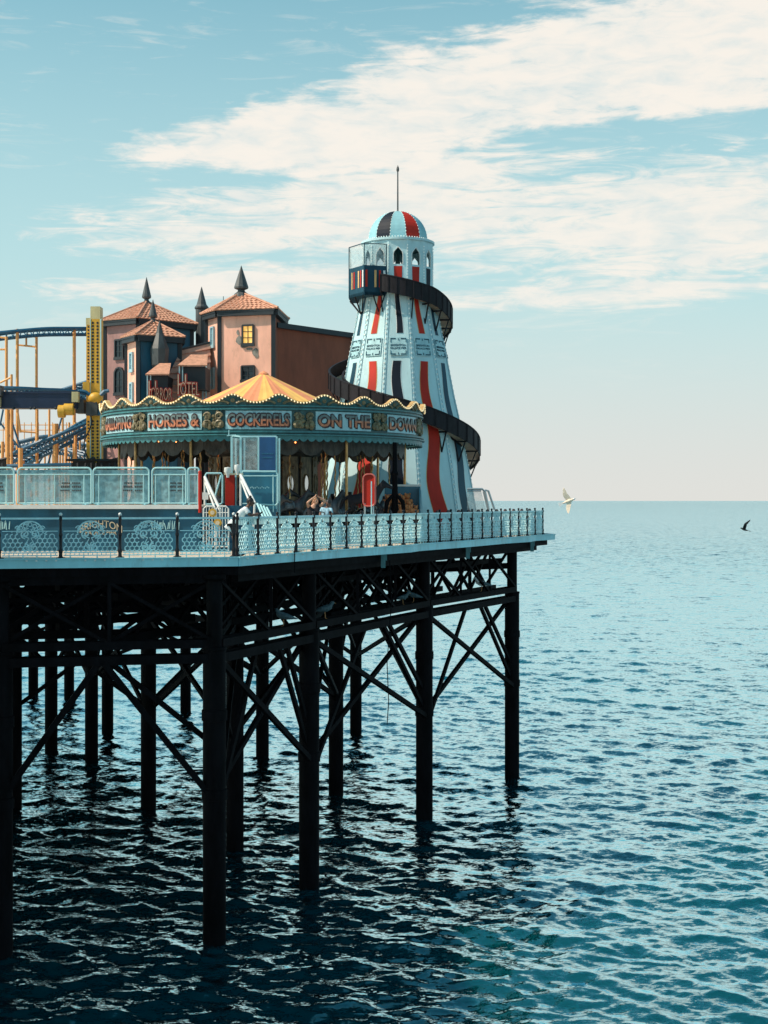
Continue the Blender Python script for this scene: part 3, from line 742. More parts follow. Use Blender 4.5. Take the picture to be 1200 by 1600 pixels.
    for i in range(72):
        bl.ball(hp(5*i, 1.60, 14.30), .035, 5, 4)
        if i % 6 == 0:
            for q in range(12): a2 = R(4+q*6.6); bl.ball(hp(15+5*i, 1.45*math.cos(a2)+.015, 14.32+1.45*math.sin(a2)), .032, 5, 4)
    bl.build('drum_bulbs', M['bulbw'], root)['kind'] = 'stuff'
    ev = MB(); ev.lathe([(1.70, 14.10), (1.80, 14.14), (1.80, 14.24), (1.62, 14.27), (1.45, 14.30)], (HC.x, HC.y, 0), 48); ev.build('cornice', M['shell'], root)
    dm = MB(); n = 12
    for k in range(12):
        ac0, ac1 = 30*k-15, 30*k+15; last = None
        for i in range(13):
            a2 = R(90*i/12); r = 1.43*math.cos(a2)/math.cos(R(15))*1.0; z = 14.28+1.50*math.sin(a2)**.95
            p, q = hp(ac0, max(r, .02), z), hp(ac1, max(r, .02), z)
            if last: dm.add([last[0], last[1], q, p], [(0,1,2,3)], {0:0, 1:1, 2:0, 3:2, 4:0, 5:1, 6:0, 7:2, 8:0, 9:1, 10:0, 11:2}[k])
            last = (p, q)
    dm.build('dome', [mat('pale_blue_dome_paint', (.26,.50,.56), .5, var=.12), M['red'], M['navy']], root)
    ms = MB(); ms.tube([(HC.x, HC.y, 15.7), (HC.x, HC.y, 17.9)], [.04, .03], 8); ms.lathe([(.05, 0), (.05, .04), (.028, .08)], (HC.x, HC.y, 15.75), 8)
    ms.lathe([(.0, 17.72), (.06, 17.75), (.07, 17.85), (.05, 17.95), (.0, 18.06)], (HC.x, HC.y, 0), 8); ms.build('mast', M['lead'], root)
    # spiral slide
    ks = [-22, 0, 45, 90, 180, 270, 338, 382, 450, 540, 600]; kz = [12.10, 11.92, 11.48, 10.72, 9.35, 7.72, 6.50, 5.72, 4.28, 2.3, 1.1]; kr = [2.22, 2.25, 2.42, 2.62, 3.0, 3.32, 3.5, 3.62, 3.98, 4.35, 4.6]
    A = np.arange(-22, 601, 5); bed = MB(); wall = MB(); inn = MB(); lip = MB(); lip2 = MB()
    for i in range(len(A)-1):
        a, a2 = float(A[i]), float(A[i+1])
        z, z2 = np.interp(a, ks, kz), np.interp(a2, ks, kz); r, r2 = np.interp(a, ks, kr), np.interp(a2, ks, kr)
        q, q2 = r-.66, r2-.66
        bed.add([hp(a, q, z-.32), hp(a2, q2, z2-.32), hp(a2, r2, z2-.32), hp(a, r, z-.32), hp(a, q, z-.38), hp(a2, q2, z2-.38), hp(a2, r2, z2-.38), hp(a, r, z-.38)], [(0,1,2,3),(7,6,5,4)])
        for (rr0, rr1, zz, tgt) in ((r, r2, .38, wall), (q, q2, .2, inn)):
            tgt.add([hp(a, rr0, z-.5), hp(a2, rr1, z2-.5), hp(a2, rr1, z2+zz-.10), hp(a, rr0, z+zz-.10), hp(a, rr0+.05, z-.5), hp(a2, rr1+.05, z2-.5), hp(a2, rr1+.05, z2+zz-.10), hp(a, rr0+.05, z+zz-.10)],
                    [(0,3,2,1),(4,5,6,7),(3,7,6,2),(0,1,5,4)])
        lip.bar(hp(a, r+.025, z+.31), hp(a2, r2+.025, z2+.31), .10, .05)
        lip2.bar(hp(a, q+.025, z+.13), hp(a2, q2+.025, z2+.13), .08, .04)
        if i % 2 == 0: wall.bar(hp(a, r+.06, z-.5), hp(a, r+.06, z+.28), .05, .06)
        if i % 4 == 0:
            s0 = hp(a, r-.05, z-.5); s1 = hp(a, prof_r(max(0, z-1.45))/.985, z-1.45)
            st = MB(); st.bar(s0, s1, .055, .055); st.bar(hp(a, q+.05, z-.5), s1, .055, .055)
            st.bar(hp(a, r, z-.5), hp(a, q, z-.5), .06, .08); st.build('slide_bracket', M['slide'], root)
    bed.build('slide_bed', M['slidein'], root); wall.build('slide_wall', M['slide'], root); inn.build('slide_inner_wall', M['slide'], root)
    lip.build('slide_lip', M['slide'], root); lip2.build('slide_lip', M['slide'], root)
    # balcony on the left
    pl = [Vector((gx(604, 70.3), 70.25, 0)), Vector((gx(569, 69.9), 69.9, 0)), Vector((gx(545.5, 71.2), 71.2, 0)), Vector((gx(548, 73), 73.0, 0)), Vector((gx(580, 73), 73.0, 0))]
    bz0, bz1, bz2, bz3 = gz(463, 70.5), gz(452, 70.5), gz(417, 70.5), gz(383, 70.5)
    bb = MB(); bb.prism([(p.x, p.y) for p in pl], bz0, bz0+.14)
    bb.build('balcony_floor', M['teal_stripe'], root)
    bk = MB(); gl = MB(); fr = MB(); sl = {c: MB() for c in ('red', 'gold', 'white')}
    for p, q in ((pl[0], pl[1]), (pl[1], pl[2]), (pl[2], pl[3])):
        d = (q-p); ln = d.length; d.normalize(); nn = Vector((d.y, -d.x, 0)); nn = nn if nn.dot(p-HC) > 0 else -nn
        Pz = lambda t, z: p+d*t+Vector((0,0,z))
        bk.slab([Pz(0, bz0), Pz(ln, bz0), Pz(ln, bz2), Pz(0, bz2)], -nn, .05)
        gl.slab([Pz(.02, bz2+.02), Pz(ln-.02, bz2+.02), Pz(ln-.02, bz3), Pz(.02, bz3)], -nn, .02)
        fr.bar(Pz(0, bz0), Pz(0, bz3), .05); fr.bar(Pz(ln, bz0), Pz(ln, bz3), .05); fr.bar(Pz(0, bz3), Pz(ln, bz3), .035)
        n = int(ln/.19)
        for k in range(n):
            t = ln*(k+.5)/n; cname = ['white', 'red', 'gold', None, 'red', 'gold', None][k % 7]
            if cname: sl[cname].slab([Pz(t-.05, bz0+.38), Pz(t+.05, bz0+.38), Pz(t+.05, bz2-.22), Pz(t-.05, bz2-.22)], nn, .02)
        st2 = MB(); st2.bar(Pz(.1, bz0), hp(-28 if p is pl[0] else -65, prof_r(10.9)*1.01, 10.6), .05); st2.build('balcony_strut', M['slide'], root)
        st2 = MB(); st2.bar(Pz(ln*.6, bz0), hp(-28 if p is pl[0] else -65, prof_r(10.9)*1.01, 10.6), .05); st2.build('balcony_strut', M['slide'], root)
    bo = bk.build('balcony_panel', M['teal_stripe'], root); gl.build('balcony_glazing', M['clear'], root); fr.build('balcony_frame', M['teal_stripe'], root)
    for c, m_ in sl.items(): build_each(m_, 'coloured_slat', M[c], bo)
    # door outline low on the shell and skirting
    sk = MB(); sk.lathe([(4.10, 0), (4.10, .35), (4.0, .40)], (HC.x, HC.y, 0), 48, caps=False); sk.build('skirting', M['board2'], root)
    return root
make_helter()

# ---------------------------------------------------------------- carousel
CC = Vector((gx(412, 62), 62, 0)); CR = 6.62
def cp(a, r, z): t = R(a); return Vector((CC.x+r*math.sin(t), CC.y-r*math.cos(t), z))
def arcband(bb, r0, r1, z0, z1, a0=0, a1=360, n=120):
    last = None
    for i in range(n+1):
        a = a0+(a1-a0)*i/n; p, q = cp(a, r0, z0), cp(a, r1, z1)
        if last: bb.add([last[0], p, q, last[1]], [(0,1,2,3)])
        last = (p, q)
def arcsolid(bb, r, t, z0, z1, a0, a1, n):
    for i in range(n):
        b0, b1 = a0+(a1-a0)*i/n, a0+(a1-a0)*(i+1)/n
        bb.add([cp(b0, r, z0), cp(b1, r, z0), cp(b1, r, z1), cp(b0, r, z1), cp(b0, r+t, z0), cp(b1, r+t, z0), cp(b1, r+t, z1), cp(b0, r+t, z1)],
               [(0,3,2,1),(4,5,6,7),(3,7,6,2),(0,1,5,4)]+([(0,4,7,3)] if i == 0 else [])+([(1,2,6,5)] if i == n-1 else []))
def make_horse_mesh():
    J = [(0,0,1.0),(.38,0,1.02),(-.36,0,1.0),(.62,0,1.32),(.80,0,1.56),(1.06,0,1.42),(1.16,0,1.36)]      # trunk, chest, rump, neck, poll, muzzle
    E = [(0,1),(0,2),(1,3),(3,4),(4,5),(5,6)]; Rr = [(.19,.20),(.21,.23),(.21,.22),(.12,.16),(.09,.11),(.065,.075),(.05,.06)]
    def chain(base, pts, rs):
        i = base
        for p, r in zip(pts, rs): J.append(p); Rr.append(r); E.append((i, len(J)-1)); i = len(J)-1
    for s in (1, -1):
        chain(1, [(.46,s*.12,.80),(.74,s*.12,.62),(.62,s*.12,.36),(.56,s*.12,.28)], [.09,.055,.04,.055])
        chain(2, [(-.44,s*.13,.78),(-.40,s*.13,.58),(-.70,s*.13,.40),(-.82,s*.13,.14)], [.12,.075,.045,.055])
        chain(4, [(.78,s*.06,1.70)], [.022])
    chain(2, [(-.62,0,1.05),(-.84,0,.86),(-.92,0,.55)], [.06,.075,.03])
    return skin(J, E, Rr, 1)
def make_carousel():
    root = thing('carousel', 'big galloping horse carousel with striped orange canopy and teal lettered rounding boards', 'carousel', CC)
    b = MB(); b.lathe([(6.15, 0), (6.2, .05), (6.2, .50), (6.1, .55)], CC, 72); b.build('platform', M['board'], root)
    b = MB(); arcsolid(b, CR-.05, .05, 4.10, 5.25, 0, 360, 120); b.build('rounding_board', M['board'], root)
    b = MB()
    for z, w, h_ in ((5.10, .10, .06), (5.22, .07, .05), (4.24, .12, .07), (4.13, .16, .05)): arcsolid(b, CR, w, z-h_/2, z+h_/2, 0, 360, 120)
    b.build('moulding', M['board2'], root)
    # scalloped valance under the boards
    b = MB(); n = 132
    for k in range(n):
        a0, a1 = 360*k/n, 360*(k+1)/n; am = (a0+a1)/2; r = CR+.03
        pts = [cp(a0, r, 4.10), cp(a0, r, 3.98), cp(a0+.25*(a1-a0), r, 3.90), cp(am, r, 3.87), cp(a0+.75*(a1-a0), r, 3.90), cp(a1, r, 3.98), cp(a1, r, 4.10)]
        nn = Vector((math.sin(R(am)), -math.cos(R(am)), 0)); b.slab(pts, nn, .03)
    b.build('valance', M['board2'], root)
    # scrolled crest with bulbs
    cr = MB(); gd = MB(); bu = MB(); n = 24; off = 9.7
    def cz(a):
        ph = ((a-off) % 15)/15*2*PI; return 5.47+.15*math.cos(ph)+.02*math.cos(2*ph)
    for i in range(360):
        a0, a1 = i, i+1
        cr.add([cp(a0, CR+.02, 5.2), cp(a1, CR+.02, 5.2), cp(a1, CR+.10, cz(a1)), cp(a0, CR+.10, cz(a0)), cp(a0, CR-.04, 5.2), cp(a1, CR-.04, 5.2), cp(a1, CR+.04, cz(a1)), cp(a0, CR+.04, cz(a0))], [(0,1,2,3),(7,6,5,4)])
        gd.bar(cp(a0, CR+.08, cz(a0)+.02), cp(a1, CR+.08, cz(a1)+.02), .16, .04)
        bu.ball(cp(a0+.5, CR+.17, cz(a0+.5)-.01), .034, 5, 4)
    cr.build('crest', M['board'], root); gd.build('crest_gilding', M['gold'], root); bu.build('bulb', M['bulb'], root)['kind'] = 'stuff'
    for k in range(24):
        a = off+15*k; med = MB()
        med.ball(cp(a, CR+.08, 5.42), .085, 8, 6, sc_=(1,.5,1)); 
        for s in (-1, 1):
            pts = [cp(a+s*(1.2+4.4*t), CR+.09, 5.28+.10*math.sin(t*PI)+.02) for t in (0,.2,.4,.6,.8,1)]; med.tube(pts, [.05,.045,.04,.035,.03,.015], 5)
        med.build('crest_medallion', M['gold_dull'], root)
    # letter panels
    words = {0: 'COCKERELS', 1: 'ON THE', 2: 'DOWN', -1: 'HORSES &', -2: 'GALLOPING', 3: 'PIER', 4: '', 5: '', -3: '', -4: '', -5: '', 6: ''}
    for k in range(-5, 7):
        ac = 3+29.6*k
        wd = 21.5 if k != -2 else 23; half = wd/2
        p = MB(); arcsolid(p, CR+.005, .03, 4.33, 5.03, ac-half, ac+half, 24); po = p.build('letter_panel', M['panel'], root)
        txt = words.get(k, '')
        if txt:
            sh = MB(); lt = MB()
            vs, fs = text_faces(txt, .62, .012, .014); xs = [v.x for v in vs]; wtx = max(xs)-min(xs); mid = (max(xs)+min(xs))/2
            arcw = R(wd-1.6)*CR; sx = min(arcw/wtx, 1.35); ys = [v.y for v in vs]; ym = (min(ys)+max(ys))/2
            def wrap(v, dx, dz, rr, kx=1.0, ky=1.0):
                a = ac+math.degrees(((v.x-mid)*sx*kx+dx)/CR); return cp(a, rr+v.z, 4.68+dz+(v.y-ym)*ky)
            for dx, dz in ((0,0),(.03,-.03),(-.03,.0),(.055,-.055),(-.03,.03),(.03,.035),(0,.05)):
                sh.add([wrap(v, dx, dz, CR+.048+abs(dx)*.02+abs(dz)*.013) for v in vs], fs)
            so = sh.build('letter_shadow', M['letter_dk'], po)
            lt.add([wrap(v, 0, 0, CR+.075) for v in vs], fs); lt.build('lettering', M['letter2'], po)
            hl = MB()
            cut = [(v, f) for v, f in ()]
        # carved scroll work between the panels
        am = ac+14.8; c = MB()
        for s in (-1, 1):
            for zc, r_ in ((4.52, .16), (4.83, .14)):
                c.tube([cp(am+s*(1.9+math.degrees(r_/CR)*(1-.7*i/18)*math.cos(i*.55)), CR+.07, zc+r_*(1-.7*i/18)*math.sin(i*.55)) for i in range(19)], [.055-.0015*i for i in range(19)], 5)
            c.ball(cp(am+s*2.7, CR+.06, 4.50), .12, 8, 6)
        for i in range(18): c.ball(cp(am+rng.uniform(-2.6, 2.6), CR+.04, 4.68+rng.uniform(-.3,.32)), rng.uniform(.05,.11), 6, 5)
        c.build('carved_scroll', M['gold_dull'], root)
    # canopy
    cv = MB(); n = 48
    for k in range(n):
        a0, a1 = 360*k/n, 360*(k+1)/n; last = None
        for i in range(9):
            t = i/8; r = .12+(CR-.35)*t; z = 6.98-.44*(CR-.35)*t*(1.0+.10*(1-t))
            p, q = cp(a0, r, z), cp(a1, r, z); sag = cp((a0+a1)/2, r, z-.05*t)
            if last: cv.add([last[0], last[2], sag, p], [(0,1,2,3)], k // 2 % 2); cv.add([last[2], last[1], q, sag], [(0,1,2,3)], k // 2 % 2)
            last = (p, q, sag)
    cv.build('canopy', [M['canvA'], M['canvB']], root)
    cn = MB(); cn.lathe([(.20, 6.9), (.22, 6.98), (.12, 7.05), (.05, 7.08), (0, 7.12)], CC, 12); cn.build('canopy_cap', M['canvB'], root)
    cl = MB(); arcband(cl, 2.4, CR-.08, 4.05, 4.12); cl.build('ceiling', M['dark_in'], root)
    # inner drapes
    dr = MB()
    for k in range(40):
        a = 9*k
        dr.slab([cp(a, 5.9, 4.1), cp(a+9, 5.9, 4.1), cp(a+9, 5.9, 3.62), cp(a+6.8, 5.9, 3.42), cp(a+4.5, 5.9, 3.36), cp(a+2.2, 5.9, 3.42), cp(a, 5.9, 3.62)], (math.sin(R(a+4.5)), -math.cos(R(a+4.5)), 0), .04)
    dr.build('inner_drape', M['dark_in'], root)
    # centre drum
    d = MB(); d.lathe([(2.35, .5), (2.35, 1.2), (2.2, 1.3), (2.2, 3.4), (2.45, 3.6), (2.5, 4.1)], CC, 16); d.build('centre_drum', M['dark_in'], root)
    for k in range(16):
        a = 22.5*k+11.25; mm = MB(); o = cp(a, 2.22, 2.35); nn = Vector((math.sin(R(a)), -math.cos(R(a)), 0)); tx = Vector((math.cos(R(a)), math.sin(R(a)), 0))
        mm.slab([o+tx*.16*math.cos(2*PI*i/14)+Vector((0,0,.34*math.sin(2*PI*i/14))) for i in range(14)], nn, .03); mo = mm.build('mirror', M['mirror'], root)
        f = MB(); f.tube([o+nn*.03+tx*.19*math.cos(2*PI*i/14)+Vector((0,0,.38*math.sin(2*PI*i/14))) for i in range(14)], .045, 5, closed=True); f.build('mirror_frame', M['gold_dull'], mo)
        w = MB(); w.bar(o-Vector((0,0,1.35)), o+Vector((0,0,1.1)), .72, .03, up=nn)
        for i in range(9): w.ball(o+tx*rng.uniform(-.35,.35)+Vector((0,0,rng.choice([-1.2,-.9,.75,.95])+rng.uniform(-.12,.12))), rng.uniform(.05,.12), 6, 5)
        w.build('carving', M['gold_dull'], root)
    am = MB()
    for k in range(150):
        a = rng.uniform(-40, 5) if k < 110 else rng.uniform(0, 24); am.ball(cp(a, rng.uniform(3.6, 6.0), 3.98-rng.uniform(0,.12)), .033, 5, 4)
    am.build('lit_bulbs', M['bulbo'], root)['kind'] = 'stuff'
    # sweeps: rods and posts
    for k in range(12):
        pb = MB(); a = 30*k+7
        pb.tube([cp(a, 6.0, .5), cp(a, 6.0, 4.1)], .055, 8); pb.build('canopy_post', M['brass'], root)
    hm = make_horse_mesh()
    first = None
    for ring_, (r, n_, o_) in enumerate(((5.55, 14, 4), (4.55, 14, 17), (3.55, 10, 9))):
        for k in range(n_):
            a = 360*k/n_+o_; z = .55+.25*math.sin(k*2.4+ring_)
            if first is None:
                h = bpy.data.objects.new('horse', hm); hm.materials.append(M['horse']); COL.objects.link(h); h.parent = root; ORG[h.name] = Vector((0,0,0))
                pl = MB()
                pts = [(.05+.018*math.cos(i*1.3), .018*math.sin(i*1.3), .2+3.4*i/40) for i in range(41)]; pl.tube(pts, .030, 6); pl.build('pole', M['brass'], h)
                sd = MB(); sd.lathe([(.225, -.20), (.24, -.1), (.24, .14), (.225, .2)], (0,0,0), 12, R(-20), R(200), caps=False)
                sd.v = [(v[2], v[0], 1.01+v[1]*1.02) for v in sd.v]; sd.build('saddle', M['saddle'], h)
                first = h
            else: h = dup(first, parent=root)
            p = cp(a, r, z-.35); h.location = p-CC; h.rotation_euler = (0, 0, R(a))
make_carousel()

# ---------------------------------------------------------------- fake haunted house building
def roof_tiles(bb, apex, eave, rows=9):
    """hip roof of stepped tile courses: eave is a closed polygon (list of Vector), apex a point"""
    n = len(eave)
    for i in range(n):
        a, c = eave[i], eave[(i+1) % n]
        nn = (c-a).cross(apex-a).normalized(); nn = nn if nn.z > 0 else -nn
        ln = (c-a).length
        for k in range(rows):
            t0, t1 = k/rows, (k+1)/rows+.006
            p0, p1 = a.lerp(apex, t0), c.lerp(apex, t0); q0, q1 = a.lerp(apex, min(t1, 1)), c.lerp(apex, min(t1, 1))
            m = max(1, int((p1-p0).length/.26))
            for j in range(m):
                u0, u1 = j/m, (j+1)/m; um = (u0+u1)/2
                l0, l1, lm = p0.lerp(p1, u0), p0.lerp(p1, u1), p0.lerp(p1, um)+nn*.085
                m0, m1, mm = q0.lerp(q1, u0), q0.lerp(q1, u1), q0.lerp(q1, um)+nn*.045
                bb.add([l0+nn*.035, lm, l1+nn*.035, m1, mm, m0, l0, l1], [(0,1,4,5),(1,2,3,4),(6,7,2,1,0)])
def spire(parent, c, z0, zt, r, m='lead'):
    bb = MB(); bb.lathe([(r*1.25, z0-.3), (r*1.0, z0), (r*.55, z0+.12), (r*.5, z0+.2), (r*1.0, z0+.28), (r*1.05, z0+.36), (0.01, zt)], (c.x, c.y, 0), 10); return bb.build('spire', M[m], parent)
def window(parent, o, tx, nn, w, h, pane='pane_d', frame='trim', bars=1, arch=False):
    f = MB(); t = .07
    out = [(-w/2,-h/2),(w/2,-h/2),(w/2,h/2)]+([(w*.3,h/2+w*.28),(0,h/2+w*.38),(-w*.3,h/2+w*.28)] if arch else [])+[(-w/2,h/2)]
    P = lambda x, z, q=0: o+tx*x+Vector((0,0,z))+nn*q
    for (x0, y0), (x1, y1) in zip(out, out[1:]+out[:1]): f.bar(P(x0, y0, .04), P(x1, y1, .04), t*1.3, .12, up=nn)
    f.bar(P(-w/2-.08, -h/2-.06, .07), P(w/2+.08, -h/2-.06, .07), .08, .16, up=(0,0,1))
    for k in range(bars): 
        x = -w/2+w*(k+1)/(bars+1); f.bar(P(x, -h/2, .035), P(x, h/2, .035), .035, .04, up=nn)
    for k in range(2): z = -h/2+h*(k+1)/3; f.bar(P(-w/2, z, .035), P(w/2, z, .035), .035, .04, up=nn)
    fo = f.build('window', M[frame], parent)
    p = MB(); p.slab([P(x, y, .012) for x, y in out], nn, .012); p.build('pane', M[pane], fo)
    return fo
def wall_frame(a, c): d = (c-a).normalized(); nn = Vector((d.y, -d.x, 0)); return d, nn
def tower(parent, pts, z0, z1, mats, cap=.35):
    """walls from plan points (in order, outward normal to the right of travel reversed to face the viewer)"""
    n = len(pts); cx = sum((p for p in pts), Vector((0,0,0)))/n
    for i in range(n):
        a, c = pts[i], pts[(i+1) % n]
        nn = Vector(((c-a).y, -(c-a).x, 0)).normalized(); nn = nn if nn.dot(a-cx) > 0 else -nn
        w = MB(); w.slab([Vector((a.x,a.y,z0)), Vector((c.x,c.y,z0)), Vector((c.x,c.y,z1)), Vector((a.x,a.y,z1))], -nn, .12); w.build('wall', M[mats[i % len(mats)]], parent)
    tr = MB()
    for p in pts: tr.bar(Vector((p.x,p.y,z0)), Vector((p.x,p.y,z1)), .22, .22)
    for i in range(n):
        a, c = pts[i], pts[(i+1) % n]; k = (a-cx).normalized()*.12; k2 = (c-cx).normalized()*.12
        tr.bar(Vector((a.x+k.x,a.y+k.y,z1)), Vector((c.x+k2.x,c.y+k2.y,z1)), .36, .22); tr.bar(Vector((a.x+k.x*1.6,a.y+k.y*1.6,z1+.14)), Vector((c.x+k2.x*1.6,c.y+k2.y*1.6,z1+.14)), .3, .10)
    tr.build('timber_trim', M['trim'], parent)
def eaves(pts, z, out):
    cx = sum((p for p in pts), Vector((0,0,0)))/len(pts)
    return [Vector((p.x+(p-cx).normalized().x*out, p.y+(p-cx).normalized().y*out, z)) for p in pts], cx
def make_hotel():
    root = thing('haunted_hotel', 'fake haunted hotel with pink towers, tiled hip roofs, dark spires and brick red side wall', 'building', (-10, 84, 0))
    # main tower: front faces the light a little
    a = Vector((gx(343, 80), 80.0, 0)); c = Vector((gx(427, 79.1), 79.1, 0)); l = Vector((gx(324, 81.6), 81.6, 0)); bk = Vector((-5.7, 83.4, 0)); bl = Vector((-9.6, 83.8, 0))
    pts = [a, c, bk, bl, l]; z1 = gz(492, 80)
    tower(root, pts, 0, z1, ['pink', 'brick', 'brick', 'pink', 'pink'])
    ev, cx = eaves(pts, z1+.19, .42); r_ = MB(); ap = at(377, 459, 81.3); roof_tiles(r_, ap, ev, 8); ro = r_.build('roof', M['tile'], root)
    hip = MB()
    for e in ev: hip.tube([e+Vector((0,0,.06)), ap+Vector((0,0,.08))], .07, 6)
    hip.build('hip_tiles', M['tile'], ro)
    spire(root, ap, ap.z, gz(415, 81.3), .38)
    tx, nn = wall_frame(a, c); o = lambda px, py: at(px, py, 80.0-.9*(px-343)/84)
    nn = nn if nn.y < 0 else -nn
    window(root, o(388, 523)+nn*.02, tx, nn, .62, 1.0, 'glow', 'trim', 1); window(root, o(388, 583)+nn*.02, tx, nn, .72, .75, 'pane_d', 'trim', 1)
    p = MB()
    for (cx_, cy, w, h) in ((374, 531, 12, 16), (382, 541, 16, 8), (399, 550, 12, 14), (390, 545, 14, 5), (372, 520, 6, 10), (401, 556, 7, 8)):
        q = o(cx_, cy); n = 9
        p.slab([q+tx*(w/57*math.cos(2*PI*i/n)*rng.uniform(.6,1.1))+Vector((0,0,h/57*math.sin(2*PI*i/n)*rng.uniform(.6,1.1)))+nn*(.004+.003*len(p.v)/18) for i in range(n)], nn, .01)
    build_each(p, 'bare_patch', M['plaster'], root)
    tx2, nn2 = wall_frame(l, a); nn2 = nn2 if nn2.x < 0 else -nn2; mid = (l+a)/2
    for py in (526, 590): window(root, Vector((mid.x, mid.y, gz(py, 80.8)))+nn2*.02, tx2, nn2, .42, 1.0, 'frame_b', 'frame_b', 1)
    # brick red side wall receding to the right
    w0 = Vector((gx(429, 80.6), 80.6, 0)); w1 = Vector((gx(575, 87), 87.0, 0)); zt = gz(511, 80.6)
    b = MB(); d, n3 = wall_frame(w0, w1); n3 = n3 if n3.y < 0 else -n3
    b.slab([w0, w1, w1+Vector((0,0,zt)), w0+Vector((0,0,zt))], -n3, .3); b.build('wall', M['brick'], root)
    b = MB(); b.bar(w0+Vector((0,0,zt+.1)), w1+Vector((0,0,zt+.1)), .5, .28); b.build('parapet', M['trim'], root)
    b = MB(); b.bar(Vector((w0.x-.05, w0.y-.15, 0)), Vector((w0.x-.05, w0.y-.15, zt+.35)), .3, .3); b.build('corner_post', M['trim'], root)
    # left hand big tower
    L0 = Vector((gx(164, 84), 84.0, 0)); L1 = Vector((gx(216, 82.6), 82.6, 0)); L2 = Vector((gx(300, 85.5), 85.5, 0)); L3 = Vector((gx(285, 90), 90.0, 0)); L4 = Vector((gx(180, 90), 90, 0))
    pl = [L0, L1, L2, L3, L4]; zl = gz(508, 84); tower(root, pl, 0, zl, ['mauve', 'plinth', 'mauve', 'mauve', 'mauve'])  # right wall's shade is painted in: dark blue instead of mauve
    ev, cx = eaves(pl, zl+.19, .40); r_ = MB(); ap2 = at(229, 473, 86); roof_tiles(r_, ap2, ev, 9); ro = r_.build('roof', M['tile'], root)
    hip = MB()
    for e in ev: hip.tube([e+Vector((0,0,.06)), ap2+Vector((0,0,.08))], .07, 6)
    hip.build('hip_tiles', M['tile'], ro)
    spire(root, ap2, ap2.z, gz(433, 86), .26)
    tx3, n4 = wall_frame(L0, L1); n4 = n4 if n4.y < 0 else -n4
    window(root, L0.lerp(L1, .45)+Vector((0,0,gz(545, 83.4)))+n4*.02, tx3, n4, .60, 1.0, 'pane_d', 'trim'); window(root, L0.lerp(L1, .45)+Vector((0,0,gz(598, 83.4)))+n4*.02, tx3, n4, .66, 1.2, 'pane_d', 'trim', 1, True)
    # small tower in front of it
    s0 = Vector((gx(198, 79.5), 79.5, 0)); s1 = Vector((gx(216, 78), 78.0, 0)); s2 = Vector((gx(281, 79.2), 79.2, 0)); s3 = Vector((gx(275, 82), 82, 0)); s4 = Vector((gx(205, 82), 82, 0))
    ps = [s0, s1, s2, s3, s4]; zs = gz(533, 79); tower(root, ps, 0, zs, ['pink', 'plinth', 'mauve', 'mauve', 'mauve'])  # front wall coloured dark blue to stand for its shade
    ev, cx = eaves(ps, zs+.19, .36); r_ = MB(); ap3 = at(239, 503, 80.2); roof_tiles(r_, ap3, ev, 6); ro = r_.build('roof', M['tile'], root)
    hip = MB()
    for e in ev: hip.tube([e+Vector((0,0,.06)), ap3+Vector((0,0,.08))], .065, 6)
    hip.build('hip_tiles', M['tile'], ro)
    spire(root, ap3, ap3.z, gz(468, 80.2), .22)
    tx4, n5 = wall_frame(s0, s1); n5 = n5 if n5.x < 0 else -n5; ms = (s0+s1)/2
    for py in (565, 612): window(root, Vector((ms.x, ms.y, gz(py, 78.8)))+n5*.02, tx4, n5, .40, .9, 'frame_b', 'frame_b', 1)
    # bracketed oriel on the shaded face
    tx5, n6 = wall_frame(s1, s2); n6 = n6 if n6.y < 0 else -n6; q = s1.lerp(s2, .45)
    b = MB(); b.lathe([(.05, gz(585, 78)), (.45, gz(570, 78)), (.50, gz(545, 78)), (.42, gz(538, 78)), (.20, gz(520, 78)), (.02, gz(500, 78))], (q.x+n6.x*.35, q.y+n6.y*.35, 0), 8); b.build('oriel', M['lead'], root)
    # mansard roof between the towers with two dormers
    e0, e1 = at(233, 645, 76.6), at(328, 645, 78.4); t0, t1 = at(283, 546, 79.5), at(328, 535, 81.0)
    b = MB(); nrows = 10
    for k in range(nrows):
        u0, u1 = k/nrows, (k+1)/nrows
        A0, A1, B0, B1 = e0.lerp(t0, u0), e1.lerp(t1, u0), e0.lerp(t0, u1), e1.lerp(t1, u1); nn7 = (A1-A0).cross(B0-A0).normalized(); nn7 = nn7 if nn7.y < 0 else -nn7
        b.add([A0+nn7*.09, A1+nn7*.09, B1+nn7*.01, B0+nn7*.01, A0, A1], [(0,1,2,3),(4,5,1,0)])
    mr = b.build('mansard_roof', M['shingle'], root)
    bw = MB(); bw.add([t0, t1, t1+Vector((.5,3,-.5)), t0+Vector((.5,3,-.5))], [(0,1,2,3)]); bw.bar(t0, t1, .14, .10); bw.build('ridge', M['trim'], mr)
    for (px0, px1, ptop, pbot, dd) in ((282, 321, 573, 608, 77.2), (232, 262, 587, 616, 76.3)):
        x0, x1 = at(px0, pbot, dd), at(px1, pbot, dd); zt_ = gz(ptop, dd)
        dm = MB(); dm.box(((x0.x+x1.x)/2, dd+1.0, (x0.z+zt_)/2), (x1.x-x0.x, 2.0, zt_-x0.z)); do = dm.build('dormer', M['trim'], root)
        rf = MB(); rf.slab([Vector((x0.x-.12, dd-.25, zt_)), Vector((x1.x+.12, dd-.25, zt_)), Vector((x1.x-.05, dd+1.5, zt_+.72)), Vector((x0.x+.35, dd+1.5, zt_+.72))], (0, -.3, 1), .07); rf.build('dormer_roof', M['tile'], do)
        fr = MB()
        for xx in (x0.x-.05, x0.x+.12): fr.bar((xx, dd-.06, x0.z-.7), (xx, dd-.06, zt_+.05), .06)
        fr.build('dormer_frame', M['frame_b'], do)
    lf = MB()
    for k in range(2): lf.bar(at(317+k*5, 640, 77.9), at(317+k*5, 560, 79.4), .07)
